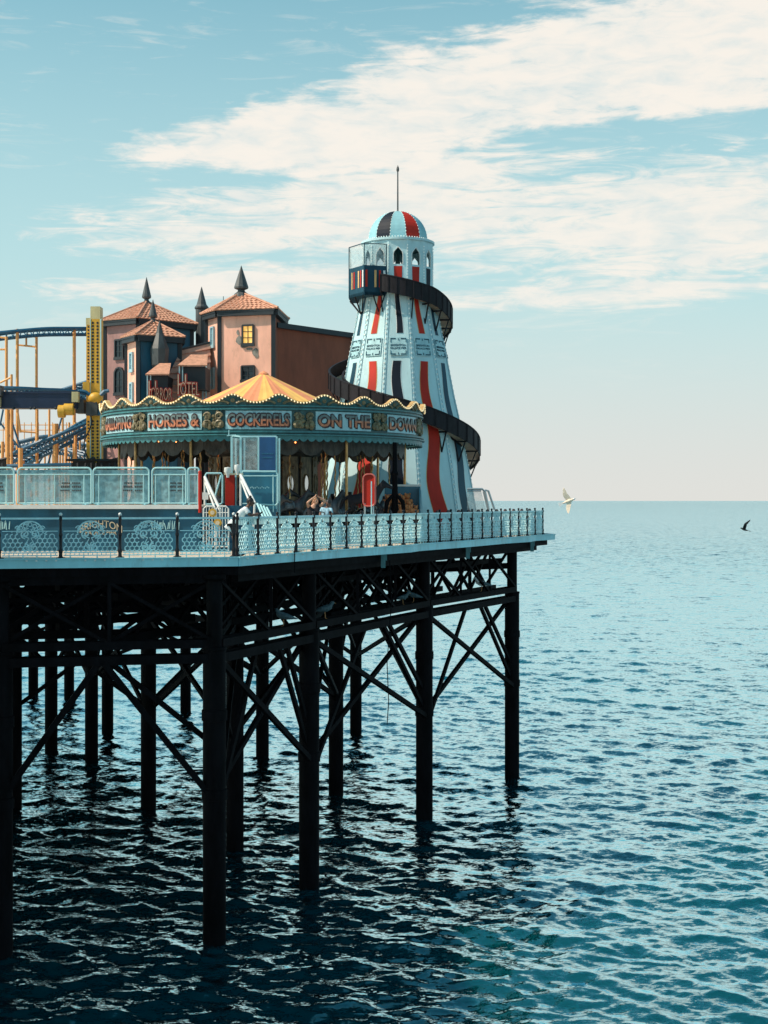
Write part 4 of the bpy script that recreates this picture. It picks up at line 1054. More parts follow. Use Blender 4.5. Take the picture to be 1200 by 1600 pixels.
    for k in range(7): lf.bar(at(317, 635-k*11, 78.0+k*.2), at(322, 635-k*11, 78.0+k*.2), .04)
    lf.build('ladder', M['frame_b'], root)
    # red sign letters
    for txt, px, py, dd, sz in (('H', 239, 611, 75.7, 1.30), ('ORROR', 253, 617, 75.7, .86), ('H', 285, 603, 76.6, 1.5), ('OTEL', 297, 609, 76.6, .95)):
        vs, fs = text_faces(txt, sz, .16, .03); o_ = at(px, py, dd); kx = {'ORROR': .34, 'OTEL': .42}.get(txt, .5)
        b = MB(); b.add([o_+Vector((v.x*kx, -v.z+.16*v.x, v.y*1.05)) for v in vs], fs); b.build('sign_letters', M['sign_red'], root)
        vs2, fs2 = text_faces(txt, sz, .012, -.022); b = MB(); b.add([o_+Vector((v.x*kx-.0, -.19-v.z+.16*v.x, v.y*1.05)) for v in vs2], fs2); b.build('sign_face', M['ivory'], root)
    # small round turret behind
    t = at(315, 520, 88); b = MB(); b.lathe([(.36, 0), (.36, gz(484, 88)), (.42, gz(482, 88)), (.42, gz(480, 88)), (.30, gz(476, 88)), (.015, gz(448, 88))], (t.x, t.y, 0), 12); b.build('turret', M['lead'], root)
    t = at(349, 480, 92); b = MB(); b.tube([(t.x, t.y, 9), (t.x, t.y, gz(463, 92))], [.06,.02], 6); b.build('lightning_rod', M['lead'], root)
make_hotel()

# ---------------------------------------------------------------- roller coaster
def make_coaster():
    root = thing('roller_coaster', 'steel roller coaster with blue tracks on thin orange columns behind the yellow ride', 'roller coaster', (-22, 88, 0))
    def track(pts, gauge=.9, name='track'):
        bb = MB(); P = [Vector(p) for p in pts]; fine = []
        for i in range(len(P)-1):
            p0, p1, p2, p3 = P[max(i-1,0)], P[i], P[i+1], P[min(i+2,len(P)-1)]
            for k in range(6):
                t = k/6; fine.append(.5*((2*p1)+(p2-p0)*t+(2*p0-5*p1+4*p2-p3)*t*t+(3*p1-p0-3*p2+p3)*t*t*t))
        fine.append(P[-1]); sides = []
        for i, p in enumerate(fine):
            d = (fine[min(i+1, len(fine)-1)]-fine[max(i-1,0)]).normalized(); sides.append(d.cross(Vector((0,0,1))).normalized()*gauge/2)
        bb.tube([p+s for p, s in zip(fine, sides)], .10, 6); bb.tube([p-s for p, s in zip(fine, sides)], .10, 6); bb.tube([p-Vector((0,0,.34)) for p in fine], .11, 6)
        for p, s in zip(fine, sides): bb.bar(p+s, p-s, .07, .08); bb.bar(p+s, p-Vector((0,0,.34)), .05); bb.bar(p-s, p-Vector((0,0,.34)), .05)
        return bb.build(name, M['track'], root)
    track([at(-60, 530, 86), at(0, 521, 86), at(60, 515, 87), at(110, 514, 88), at(170, 514, 90)])
    track([at(-40, 606, 80), at(20, 607, 80), at(60, 609, 81), at(100, 611, 82), at(132, 618, 83), at(150, 632, 84)])
    track([at(100, 611, 92), at(140, 598, 91), at(175, 588, 90)])
    track([at(20, 713, 84), at(60, 694, 83), at(100, 676, 83), at(140, 657, 84), at(175, 645, 86)], .8)
    track([at(30, 722, 88), at(70, 702, 87), at(110, 683, 87), at(145, 668, 88)], .8)
    track([at(-10, 700, 96), at(30, 691, 96), at(70, 682, 96), at(95, 684, 96), at(125, 694, 95), at(160, 702, 95)], .9)
    track([at(20, 701, 92), at(60, 698, 92), at(100, 701, 92), at(140, 712, 91)], .9)
    track([at(-20, 729, 80), at(60, 727, 80), at(150, 725, 81)], .9)
    for px, y0, d, r in ((27, 514, 86, .09), (57, 524, 87, .08), (116, 513, 88, .10), (10, 526, 84, .085), (18, 585, 82, .07), (32, 700, 79, .13), (87, 662, 83, .16), (77, 640, 90, .07),
                         (98, 640, 94, .07), (108, 660, 95, .07), (118, 660, 84, .09), (50, 690, 88, .09), (12, 640, 83, .12), (18, 640, 86, .12), (103, 690, 90, .1), (125, 680, 93, .06),
                         (58, 640, 84, .08), (70, 700, 97, .05), (4, 690, 88, .1), (36, 720, 84, .08), (94, 700, 96, .06), (112, 690, 97, .06), (129, 690, 97, .05)):
        b = MB(); p = at(px, y0, d); b.tube([(p.x, p.y, 0), p], r, 8); b.build('column', M['orange_pole'], root)
    b = MB()
    for (x0, y0, x1, y1, d) in ((27, 539, 57, 542, 87), (0, 527, 10, 528, 84), (0, 546, 10, 546, 84), (41, 522, 57, 527, 87), (41, 522, 41, 540, 87), (0, 598, 18, 589, 83), (32, 674, 58, 676, 84), (27, 640, 32, 676, 80),
                                (118, 676, 133, 665, 88), (118, 668, 135, 690, 88), (98, 700, 118, 668, 92), (125, 668, 140, 690, 93), (95, 690, 130, 692, 96)):
        b.tube([at(x0, y0, d), at(x1, y1, d)], .06, 6)
    build_each(b, 'cross_tube', M['orange_pole'], root)
    b = MB()
    for (x0, y0, x1, y1, d) in ((0, 660, 30, 700, 85), (14, 646, 34, 705, 84), (99, 644, 75, 725, 88), (5, 640, 0, 665, 85), (38, 712, 52, 690, 86), (36, 700, 60, 725, 86), (75, 700, 82, 680, 90), (60, 725, 75, 700, 88), (110, 720, 120, 695, 88)): b.tube([at(x0, y0, d), at(x1, y1, d)], .055, 6)
    build_each(b, 'tie_rod', M['track'], root)
    b = MB(); 
    for k in range(12): b.tube([at(5+k*11, 660, 99), at(5+k*11, 735, 99)], .03, 5)
    for y in (672, 664): b.tube([at(0, y, 99), at(145, y, 99)], .03, 5)
    b.build('gangway_rail', M['orange_pole'], root)
make_coaster()

# ---------------------------------------------------------------- yellow pylon ride
def make_pylon():
    d = 66.0; root = thing('pylon_ride', 'thrill ride with perforated yellow pylon, navy swinging arm and black seats', 'fairground ride', (gx(147, d), d, 0))
    X = lambda px: gx(px, d); Z = lambda py: gz(py, d)
    b = MB(); b.box(((X(144)+X(159))/2, d, (Z(500)+.5)/2), (X(159)-X(144), .7, Z(500)-.5)); b.box(((X(135.5)+X(143.5))/2, d+.15, (Z(508)+1.5)/2), (X(143.5)-X(135.5), .5, Z(508)-1.5))
    po = b.build('pylon', M['yellow'], root)
    b = MB(); b.box(((X(143.6)+X(158.6))/2, d, (Z(480)+Z(500))/2), (X(158.6)-X(143.6), .66, Z(480)-Z(500)-.01)); b.box(((X(135)+X(143.2))/2, d+.15, (Z(497)+Z(508))/2), (X(143.2)-X(135), .52, Z(497)-Z(508)-.01)); b.build('pylon_cap', M['cream_y'], root)
    h = MB()
    for k in range(44):
        y = 506+k*5.1
        if 598 < y < 655: continue
        for px in (138.8, 147.5, 154.8):
            if px < 140 and y > 690: continue
            h.tube([(X(px), d-.352, Z(y)), (X(px), d-.358, Z(y))], .055, 8) if px > 140 else h.tube([(X(px), d-.102, Z(y)), (X(px), d-.108, Z(y))], .045, 8)
    h.build('punched_holes', M['trim'], po)
    ed = MB(); ed.bar((X(159.6), d-.34, 1), (X(159.6), d-.34, Z(500)), .05, .06); ed.bar((X(143.8), d-.37, 1), (X(143.8), d-.37, Z(500)), .03, .04); ed.build('edge_strip', M['tube'], po)
    a = MB(); a.box((X(69), d-1.0, (Z(615)+Z(641))/2), (X(128)-X(8), .8, Z(615)-Z(641))); a.box((X(69), d-1.42, Z(617)), (X(128)-X(8), .05, .08)); a.box((X(69), d-1.42, Z(639)), (X(128)-X(8), .05, .08)); ao = a.build('swing_arm', M['navyarm'], root)
    c = MB()
    for px in (34, 60, 66, 98): c.ball((X(px), d-1.43, Z(641)), .07, 6, 5)
    c.build('arm_bolts', M['trim'], ao)
    b = MB(); b.box((X(128.5), d-1.45, Z(624)), (.28, .3, .45)); b.box((X(11), d-1.5, Z(632)), (.22, .3, .42)); build_each(b, 'yellow_block', M['cream_y'], root)
    b = MB(); b.box((X(12), d-1.55, Z(615)), (.34, .5, .45)); b.ball((X(2), d-1.4, Z(622)), .42, 12, 8); b.box((X(131), d-.6, Z(637)), (.36, .7, .6)); b.box((X(148), d-.55, Z(640)), (.5, .4, .6)); build_each(b, 'hub_housing', M['lead'], root)
    b = MB(); b.tube([(X(103), d-1.5, Z(646)), (X(113), d-1.5, Z(646))], .28, 12); b.tube([(X(112), d-1.5, Z(643)), (X(126), d-1.5, Z(643))], .26, 12); b.build('drive_motor', M['yellow'], root, smooth_=True)
    b = MB(); b.ball((X(153), d-.55, Z(624)), .28, 12, 8, sc_=(1.2,1,1)); b.box((X(138), d-.35, Z(606)), (.3, .3, .45)); b.build('pivot', M['yellow'], root, smooth_=True)
    b = MB(); b.tube([(X(128), d-.6, Z(612)), (X(138), d-.6, Z(614)), (X(146), d-.6, Z(620))], .09, 6); b.tube([(X(160), d-.6, Z(620)), (X(167), d-.6, Z(613)), (X(174), d-.6, Z(612))], .09, 6); b.tube([(X(161), d-.6, Z(617)), (X(162), d-.6, Z(632)), (X(158), d-.6, Z(650))], .06, 6); build_each(b, 'hose', M['track'], root)
    b = MB(); pts = [(X(141+6*math.sin(k*.5)), d-.55, Z(640+k*6)) for k in range(14)]; b.tube(pts, .03, 6); b.build('cable', M['black'], root)
    # seat carriers
    for px in (135, 172, -2):
        s = MB(); x = X(px); s.box((x, d-.9, 2.3), (.95, .8, .12)); s.box((x, d-.55, 2.9), (.95, .14, 1.2)); 
        for q in (-.3, .3): s.tube([(x+q-.12, d-1.0, 3.3), (x+q-.16, d-1.15, 2.8), (x+q-.1, d-1.2, 2.4)], .05, 6); s.tube([(x+q+.12, d-1.0, 3.3), (x+q+.16, d-1.15, 2.8), (x+q+.1, d-1.2, 2.4)], .05, 6)
        s.tube([(x-.75, d-.8, 3.45), (x, d-.75, 3.4), (x+.55, d-.8, 3.52)], .06, 6); s.build('seat_row', M['black'], root)
        u = MB(); u.box((x, d-.9, 1.7), (.8, .8, 1.05)); u.build('seat_base', M['blue2'], root)
    b = MB(); b.box((X(147), d, .95), (1.9, 1.6, 1.0)); b.build('base', M['navyarm'], root)
make_pylon()

# ---------------------------------------------------------------- ride platform, barriers, booth
PD = 48.0; PZ = 1.46
px_r = gx(312, PD)
b = MB(); b.box(((-24+px_r)/2, PD+3.2, PZ/2-.02), (px_r+24, 6.4, PZ-.06))
plat = thing('ride_platform', 'long raised ride platform with dark blue front panel and cream edge', 'platform', (-14, PD, 0))
b.build('plinth', M['plinth'], plat)
b = MB(); b.box(((-24+px_r)/2, PD+3.2, PZ), (px_r+24.1, 6.55, .07)); b.build('platform_top', M['deck'], plat)
b = MB(); b.box(((-24+px_r)/2, PD-.10, PZ-.02), (px_r+24.1, .06, .13)); b.build('edge_board', M['white'], plat)
def flat_text(txt, size, o, tx, nn, parent, m, arch=0.0, kx=1.0):
    vs, fs = text_faces(txt, size, .008); t = MB(); up = Vector((0,0,1))
    t.add([Vector(o)+nn*(.012+v.z)+tx*v.x*kx+up*(v.y-arch*v.x*v.x) for v in vs], fs); return t.build('lettering', m, parent)
TX, NY = Vector((1,0,0)), Vector((0,-1,0))
flat_text('BRIGHTON', .34, at(158, 819, PD)+NY*.02, TX, NY, plat, M['ivory'], .26, .82); flat_text('PALACE PIER', .20, at(158, 832, PD)+NY*.02, TX, NY, plat, M['ivory'], .05, .9)
for c0, n in ((238, 13), (-20, 11)):              # worn white painted lettering, unreadable strokes
    b = MB()
    for k in range(n):
        q = at(c0+k*3.4, 821-(k % 3)*.8, PD-.015); b.bar(q+Vector((rng.uniform(-.02,.02),0,-.14)), q+Vector((rng.uniform(-.05,.05),0,rng.uniform(.08,.16))), .03, .035, up=(0,1,0))
    b.build('painted_strokes', M['tube'], plat)
def barrier(px0, px1, label, sticker=True):
    x0, x1 = gx(px0, PD), gx(px1, PD); y = PD-.02; zt, zb = gz(731, PD), PZ+.10; w = x1-x0
    root = thing('glass_barrier', label, 'barrier', ((x0+x1)/2, y, PZ), 'glazed barriers along the ride platform'); r = min(.14, w/4)
    arc = [(x0, y, zb)]+[(x0+r-r*math.cos(R(t)), y, zt-r+r*math.sin(R(t))) for t in range(0, 91, 15)]+[(x1-r+r*math.sin(R(t)), y, zt-r+r*math.cos(R(t))) for t in range(0, 91, 15)]+[(x1, y, zb)]
    f = MB(); f.tube(arc, .03, 8); f.tube([(x0, y, zb), (x1, y, zb)], .025, 8); f.tube([(x0, y, zt-.22), (x1, y, zt-.22)], .02, 8)
    for k in ((.10, .5, .90) if w > 1 else (.12, .88)): f.tube([(x0+w*k, y, zb), (x0+w*k, y, zt-.22)], .018, 8)
    for k in (.08, .92): f.bar((x0+w*k, y, zb), (x0+w*k, y, PZ), .05); f.bar((x0+w*k-.1, y-.02, PZ+.04), (x0+w*k+.1, y-.02, PZ+.04), .1, .03)
    f.build('frame', M['tube'], root)
    g = MB(); g.box(((x0+x1)/2, y+.035, (zb+zt-.03)/2), (w-.08, .012, zt-zb-.09)); go = g.build('glazing', M['glass'], root)
    if sticker:
        s = MB(); c = x0+w*.72; zz = (zt+zb)/2-.05
        for k, (ww, hh) in enumerate(((.62, .05), (.66, .07), (.70, .05))): 
            for j in range(11):
                if j != 5: s.box((c+(j-5)*ww/11*min(1, w/1.6), y+.02, zz+.13-k*.12), (ww/15*min(1, w/1.6), .008, hh))
        s.build('worn_sticker', M['lead'], go)
barrier(-95, 22, 'left end glass barrier cut off by the photo edge', True)
barrier(28, 143, 'wide glass barrier panel just left of the yellow pylon')
barrier(146, 233, 'glass barrier panel right of the yellow pylon with dark seats behind')
barrier(238, 291, 'narrow frosted glass barrier beside the bent handrail panel')
barrier(294, 311, 'narrowest glass barrier against the red post', False)
b = MB(); b.tube([(gx(313, PD), PD-.1, 1.25), (gx(313, PD), PD-.1, gz(738, PD))], .055, 10); b.ball((gx(313, PD), PD-.1, gz(738, PD)), .06, 10, 6)
tag(b.build('red_post', M['red'], loc=(gx(313, PD), PD-.1, 1.25), smooth_=True), 'slim red post at the end of the glass barriers', 'post')
def make_entry():
    d = 49.5; X = lambda p: gx(p, d); Z = lambda p: gz(p, d); SZ = Z(790)
    root = thing('entry_steps', 'short flight of dark steps with white sloping handrails up to the carousel', 'steps', (X(350), d, 0))
    b = MB()
    for k in range(6): b.box((X(350), d-.9+k*.26, SZ*(k+1)/12), (X(398)-X(318), .27, SZ*(k+1)/6))
    b.box((X(350), d+1.6, SZ/2-.01), (X(398)-X(318), 1.9, SZ-.02)); b.build('treads', M['plinth'], root)
    for (a, c) in (((320, 745), (344, 797)), ((376, 742), (398, 786))):
        h = MB(); h.tube([at(a[0], a[1], d+.3), at(c[0], c[1], d-.8)], .05, 8); h.tube([at(a[0]+1, a[1]+9, d+.3), at(c[0]-6, c[1]+4, d-.8)], .035, 8); h.tube([at(c[0], c[1], d-.8), at(c[0]-2, c[1]+40, d-.8)], .035, 8); h.tube([at(a[0], a[1], d+.3), at(a[0], 795, d+.3)], .035, 8); h.build('handrail', M['white'], root)
    for (x0, x1) in ((318, 345),):
        y = d+.5; f = MB(); f.tube([(X(x0), y, SZ), (X(x0), y, Z(742)), (X(x0+2), y, Z(739)), (X(x1-2), y, Z(739)), (X(x1), y, Z(743)), (X(x1), y, Z(786)), (X(x1-4), y, Z(788)), (X(x0), y, Z(788))], .03, 8); f.tube([(X(x1-2), y, Z(742)), (X(x0+14), y, Z(780))], .03, 8); f.build('gate_frame', M['tube'], root)
    g = MB(); 
    for k in range(9): g.box((X(348.5+k*1.6), d+.9, (Z(741)+SZ)/2), (.026, .03, Z(741)-SZ))
    g.box((X(355), d+.93, (Z(741)+SZ)/2), (X(362)-X(347), .03, Z(742)-SZ)); g.build('red_gate', M['red'], root)
    g = MB()
    for k in range(8): g.box((X(363+k*1.6), d+.9, (Z(746)+SZ)/2), (.022, .03, Z(744)-SZ))
    g.build('striped_gate', M['navy'], root)
    g = MB(); g.box((X(361), d+.88, Z(740)), (X(376)-X(346), .06, .06)); g.build('gate_rail', M['ivory'], root)
    g = MB(); g.box((X(322), d-.2, Z(775)), (.2, .03, .24)); g.build('notice_plate', M['white'], root)
    for px, py, rr in ((356, 737, .12), (371, 733, .10)):
        l = MB(); q = at(px, py, d+.88); l.lathe([(0, .16), (rr, .14), (rr*1.1, 0), (rr*.5, -.1), (rr*.4, -.2)], q, 10); l.build('lamp_globe', M['white'], root, smooth_=True)
make_entry()
def make_booth():
    d = 51.0; X = lambda p: gx(p, d); Z = lambda p: gz(p, d)
    root = thing('ticket_booth', 'narrow glass and blue ticket booth standing in front of the carousel', 'booth', (X(402), d, 0))
    f = MB()
    for px in (362, 376, 404, 432):
        f.bar((X(px), d, 0), (X(px), d, Z(682)), .07); 
        f.bar((X(px), d+1.4, 0), (X(px), d+1.4, Z(682)), .06)
    for py in (682, 736): f.bar((X(376), d, Z(py)), (X(432), d, Z(py)), .06)
    f.bar((X(362), d+.2, Z(680)), (X(376), d, Z(682)), .05); f.bar((X(355), d-.1, Z(681)), (X(369), d-.1, Z(679.5)), .05, .03); f.bar((X(358), d-.1, Z(681)), (X(358), d-.1, Z(672)), .03); f.build('frame', M['tube'], root)
    g = MB(); g.box((X(390), d, (Z(684)+Z(735))/2), (X(402)-X(378), .03, Z(684)-Z(735))); g.box((X(369), d+.1, (Z(684)+Z(735))/2), (X(374)-X(363), .03, Z(684)-Z(735))); g.build('glazing', M['clear'], root)
    s = MB(); s.box((X(418), d-.02, (Z(683)+Z(735))/2), (X(431)-X(405.5), .06, Z(683)-Z(735))); so = s.build('sign_board', M['blue'], root)
    t = MB()
    for py, w in ((709, .34), (715, .30)): 
        for k in range(7): t.box((X(418)+(k-3)*w/6, d-.055, Z(py)), (w/9, .012, .03))
    t.build('sign_strokes', M['blue2'], so)
    c = MB(); c.box((X(404), d+.5, Z(738)/2), (X(432)-X(378), 1.3, Z(738))); c.build('counter', M['blue2'], root)
    c = MB(); c.box((X(404), d-.17, Z(795)/2), (X(434)-X(376), .02, Z(795))); c.build('counter_base', M['plinth'], root)
    rr = MB(); y = d-.35
    rr.tube([(X(379), y, Z(787)), (X(379), y, Z(741)), (X(381), y, Z(737)), (X(432), y, Z(737)), (X(435), y, Z(741)), (X(435), y, Z(786)), (X(432), y, Z(789)), (X(379), y, Z(787))], .03, 8)
    rr.tube([(X(379), y, Z(744)), (X(434), y, Z(744))], .02, 8); rr.tube([(X(428), y, Z(742)), (X(428), y, Z(800))], .02, 8); rr.build('rail_frame', M['tube'], root)
    st = MB()
    for k in range(12): st.box((X(392+k*2.6), d-.20, Z(762)+.02*math.sin(k*2)), (.03, .012, .05))
    st.build('worn_strokes', M['tube'], root)
    # raking rails of a small ramp at the foot
    rp = MB()
    for k in range(4): rp.tube([at(402+k*5, 787+k*2, 48.5), at(418+k*6, 824+k*2, 46.8)], .035, 6)
    rp.build('ramp_rail', M['tube'], root)
make_booth()
def make_crowd_barrier():
    d = 46.2; root = thing('crowd_barrier', 'white tubular crowd barrier with round yellow signs below the entry steps', 'barrier', (gx(338, d), d, 0)); f = MB()
    for x0, x1 in ((318, 336), (338, 357)):
        X0, X1, zt, zb = gx(x0, d), gx(x1, d), gz(791, d), .2
        f.tube([(X0, d, 0), (X0, d, zt-.08), (X0+.08, d, zt), (X1-.08, d, zt), (X1, d, zt-.08), (X1, d, 0)], .025, 8); f.tube([(X0, d, zb), (X1, d, zb)], .02, 6); f.tube([(X0, d, zt-.2), (X1, d, zt-.2)], .015, 6)
        for k in range(3): f.tube([(X0+(X1-X0)*(k+1)/4, d, zb), (X0+(X1-X0)*(k+1)/4, d, zt)], .015, 6)
    f.build('frame', M['white'], root)
    for px, py in ((332, 801), (340, 817)):
        s = MB(); q = at(px, py, d-.05); s.tube([q, q+Vector((0,-.03,0))], .13, 14); so = s.build('round_sign', M['yellow'], root)
        s = MB(); q = q+Vector((0,-.036,0)); s.tube([q, q+Vector((0,-.01,0))], .07, 12); s.build('sign_disc', M['ivory'], so)
make_crowd_barrier()
# red upright board
d = 53.5; b = MB(); xa, xb = gx(567.5, d), gx(586, d); za, zb = gz(791, d), gz(741, d); r = .16; out = []
for cx, cz, s0 in ((xb-r, zb-r, 0), (xa+r, zb-r, 90), (xa+r, za+r, 180), (xb-r, za+r, 270)):
    for t in range(0, 91, 15): out.append(Vector((cx+r*math.cos(R(s0+t)), d-.04*math.cos(R(s0+t)), cz+r*math.sin(R(s0+t)))))
sg = thing('sign_board', 'upright red board with rounded corners on two thin legs by the carousel', 'sign', ((xa+xb)/2, d, 0))
b.slab(out, (.3, 1, 0), .16); b.build('board', M['red'], sg)
b = MB(); b.tube([p+Vector((0,-.02,0)) for p in out], .03, 6, closed=True); b.build('edge_tube', mat('faded_red_edge', (.55,.12,.10), .4), sg)
for px in (570, 583): MB().tube([(gx(px, d), d+.05, 0), (gx(px, d), d+.05, za+.1)], .035, 8).build('leg', M['steel'], sg)
MB().tube([(gx(580.5, d), d-.12, 0), (gx(580.5, d), d-.12, gz(752, d))], .022, 8).build('stay', M['tube'], sg)
# blue kiosk counter with toys
d = 60.5; kx0, kx1 = gx(601, d), gx(657, d)
kio = thing('game_stall', 'open blue game stall with white top edge in front of the helter skelter', 'stall', ((kx0+kx1)/2, d, 0))
b = MB(); b.box(((kx0+kx1)/2, d+.6, gz(760, d)/2), (kx1-kx0, .08, gz(760, d))); b.box((kx1-.03, d+.25, gz(762, d)/2), (.06, .7, gz(762, d))); b.build('back_panel', M['blue2'], kio)
b = MB(); b.box(((kx0+kx1)/2, d+.6, gz(759, d)+.02), (kx1-kx0+.1, .14, .08)); b.build('top_edge', M['white'], kio)
b = MB(); b.box(((kx0+kx1)/2, d-.05, .55), (kx1-kx0-.1, .5, 1.1)); b.build('counter', M['maroon'], kio)
proto = None
for px, py, s in ((605, 780, .16), (613, 779, .14), (622, 778, .15), (630, 781, .17), (637, 780, .2), (639, 789, .15), (606, 795, .16), (615, 796, .15), (625, 795, .15), (634, 795, .16), (642, 794, .16), (650, 796, .14)):
    q = at(px, py, d-.02) if py > 785 else at(px, py, d+.35)
    if proto is None:
        b = MB(); z = Vector((0,0,0)); b.ball((0,0,.16), .16, 10, 8); b.ball((0,-.02,.40), .12, 10, 8)
        for s_ in (-1, 1): b.ball((s_*.09,0,.50), .045, 6, 5); b.ball((s_*.16,-.05,.2), .06, 6, 5, sc_=(1,1,1.6)); b.ball((s_*.09,-.13,.06), .07, 6, 5)
        b.ball((0,-.13,.38), .05, 6, 5); proto = b.build('plush_toy', M['toy'], loc=(0,0,0), smooth_=True); o = proto
        tag(o, 'orange plush toy in the rows on the blue game stall', 'toy', 'orange plush toys on the blue game stall')
    else: o = dup(proto)
    nth = 'first second third fourth fifth sixth seventh'.split(); kk = globals().get('toy_n', 0); toy_n = kk+1
    row, j = ('top', kk) if kk < 5 else (('middle', kk-5) if kk == 5 else ('bottom', kk-6))
    o['label'] = 'orange plush toy alone in the middle of the blue game stall' if row == 'middle' else f'orange plush toy, {nth[j]} from the left in the {row} row of the blue game stall'
    o.location = q-Vector((0,0,s*1.4)); o.scale = (s/.2,)*3
for z in (gz(783, d)-.12,):
    b = MB(); b.box(((kx0+kx1)/2, d+.38, z-.1), (kx1-kx0-.16, .34, .04)); b.build('shelf', M['blue2'], kio)
# dark horse statue by the stall
hmesh = make_horse_mesh()
st = thing('horse_statue', 'dark upright horse figure on a post beside the blue game stall', 'statue', (gx(598, 57), 57, 0)); ho = mesh_obj('horse_figure', hmesh, M['cloth_k'], st); ho.location = (-.75, 0, .75); ho.rotation_euler = (0, 0, R(-12))
MB().tube([(gx(598, 57)-.4, 57, 0), (gx(598, 57)-.4, 57, 1.6)], .06, 8).build('post', M['iron'], st)
# dark lamp column
q = at(617, 790, 57); b = MB(); b.lathe([(.22, 0), (.22, .1), (.12, .3), (.10, 1.2), (.16, 1.3), (.13, 1.5), (.10, 2.6), (.16, 2.7), (.10, 2.8), (.08, 3.9)], (q.x, q.y, 0), 10)
lc = thing('lamp_column', 'dark fluted column with swags between the carousel and the game stall', 'column', (q.x, q.y, 0)); b.build('shaft', M['iron'], lc, smooth_=True)
b = MB()
for s in (-1, 1): b.tube([(q.x+s*.05, q.y-.05, 1.9), (q.x+s*.3, q.y-.1, 1.6), (q.x+s*.35, q.y-.1, 1.2), (q.x+s*.2, q.y-.1, .9)], [.05,.09,.07,.04], 8)
b.build('swag', M['iron'], lc)
# white framed windbreak beside the tower
d = 67.5; wb = thing('windbreak', 'white tube framed clear windbreak standing right of the helter skelter foot', 'screen', (gx(752, d), d, 0)); b = MB()
b.tube([at(730, 764, d), at(753, 764, d), at(758, 768, d), at(764, 797, d)], .05, 8); b.tube([at(758, 766, d+.6), at(763, 767, d+.6), at(773, 797, d+.6)], .05, 8); b.tube([at(730, 767, d), at(752, 767, d)], .03, 8); b.tube([at(755, 768, d), at(762, 797, d)], .03, 8); b.build('frame', M['steel'], wb)
b = MB(); b.slab([at(730, 768, d), at(752, 768, d), at(760, 797, d), at(760, 797, d)-Vector((0,0,.9)), at(730, 797, d)-Vector((0,0,.9))], (0,1,0), .02); b.build('glazing', M['clear'], wb)
# maroon stools along the side railing
proto = None
for k in range(11):
    s = 17.4+k*1.24; p = edge(s, .62)
    if proto is None:
        proto = thing('chair', 'maroon round backed chair in the row along the seaward railing', 'chair', (0,0,0), 'maroon chairs along the seaward railing'); bk = MB()
        bk.tube([(0, -.22, 1.0), (0, -.27, 1.0)], .27, 14); bk.build('backrest', M['maroon'], proto)
        se = MB(); se.lathe([(.22, .44), (.24, .46), (.24, .51), (.20, .53)], (0,0,0), 14); se.build('seat', M['maroon'], proto)
        for sx in (-1, 1):
            for sy in (-1, 1): MB().tube([(sx*.15, sy*.15, .45), (sx*.20, sy*.22, 0)], .018, 6).build('leg', M['post'], proto)
        MB().tube([(-.15, -.2, .5), (-.12, -.25, .9)], .018, 6).build('back_stay', M['post'], proto); MB().tube([(.15, -.2, .5), (.12, -.25, .9)], .018, 6).build('back_stay', M['post'], proto); o = proto
    else: o = dup(proto)
    nth = ['', 'second ', 'third ', 'fourth ', 'fifth ', 'sixth ', 'seventh ', 'eighth ', 'ninth ', 'tenth ', 'eleventh ']
    o['label'] = f'maroon round backed chair, {nth[10-k]}nearest the pier tip along the seaward railing' if k < 10 else 'maroon round backed chair closest to the pier tip along the seaward railing'
    o.location = p; o.rotation_euler = (0, 0, math.atan2(ED.y, ED.x))

# ---------------------------------------------------------------- people
def head(root, c, face, m_skin, m_hair, hair='short', tilt=0.0):
    """head with face looking along the horizontal direction `face`"""
    f = Vector((face[0], face[1], 0)).normalized(); s = Vector((-f.y, f.x, 0)); u = Vector((0,0,1)); f2 = (f-u*tilt).normalized(); u2 = s.cross(f2)*-1; u2 = u2 if u2.z > 0 else -u2
    def el(bb, o, r, sc_): 
        k = MB(); k.ball((0,0,0), r, 12, 10, sc_=sc_); bb.add([c+f2*(v[0]+o[0])+s*(v[1]+o[1])+u2*(v[2]+o[2]) for v in k.v], k.f)
    b = MB(); el(b, (0,0,0), .105, (1.0,.80,1.16)); el(b, (.045,0,-.055), .07, (.9,.85,.9)); el(b, (.112,0,-.015), .020, (1,.7,1.5))
    for q in (-1, 1): el(b, (0,q*.085,-.01), .03, (.7,.4,1.1))
    hd = b.build('head', m_skin, root, smooth_=True)
    for q in (-1, 1): e = MB(); el(e, (.092,q*.036,.015), .012, (.6,1,.7)); e.build('eye', M['hair_d'], hd)
    e = MB(); el(e, (.098,0,-.065), .02, (.4,1.2,.3)); e.build('mouth', M['maroon'], hd)
    h = MB(); el(h, (-.022,0,.028), .112, (1.0,.86,1.06))
    if hair == 'bun': el(h, (-.05,0,.15), .05, (1,1,.9))
    if hair == 'long':
        el(h, (-.075,0,-.10), .085, (.7,1.0,1.5)); el(h, (-.08,0,-.22), .07, (.6,1.0,1.4))
    h.build('hair', m_hair, hd, smooth_=True)
def hand(J, E, Rr, base, dirv, side):
    """palm and five finger chains grown from joint `base`"""
    w = Vector(J[base]); d = Vector(dirv).normalized(); s = Vector(side).normalized(); n = d.cross(s)
    def add(p, par, r): J.append(tuple(p)); E.append((par, len(J)-1)); Rr.append(r); return len(J)-1
    pm = add(w+d*.075, base, (.036,.018))
    for k, ln in enumerate((.070,.080,.074,.058)):
        o = s*(k-1.5)*.021; a = add(w+d*.10+o, pm, .0095); e = add(w+d*(.10+ln*.6)+o*1.1-n*.012, a, .0085); add(w+d*(.10+ln)+o*1.1-n*.034, e, .007)
    t = add(w+d*.035-s*.042, base, .012); add(w+d*.07-s*.068-n*.01, t, .009)
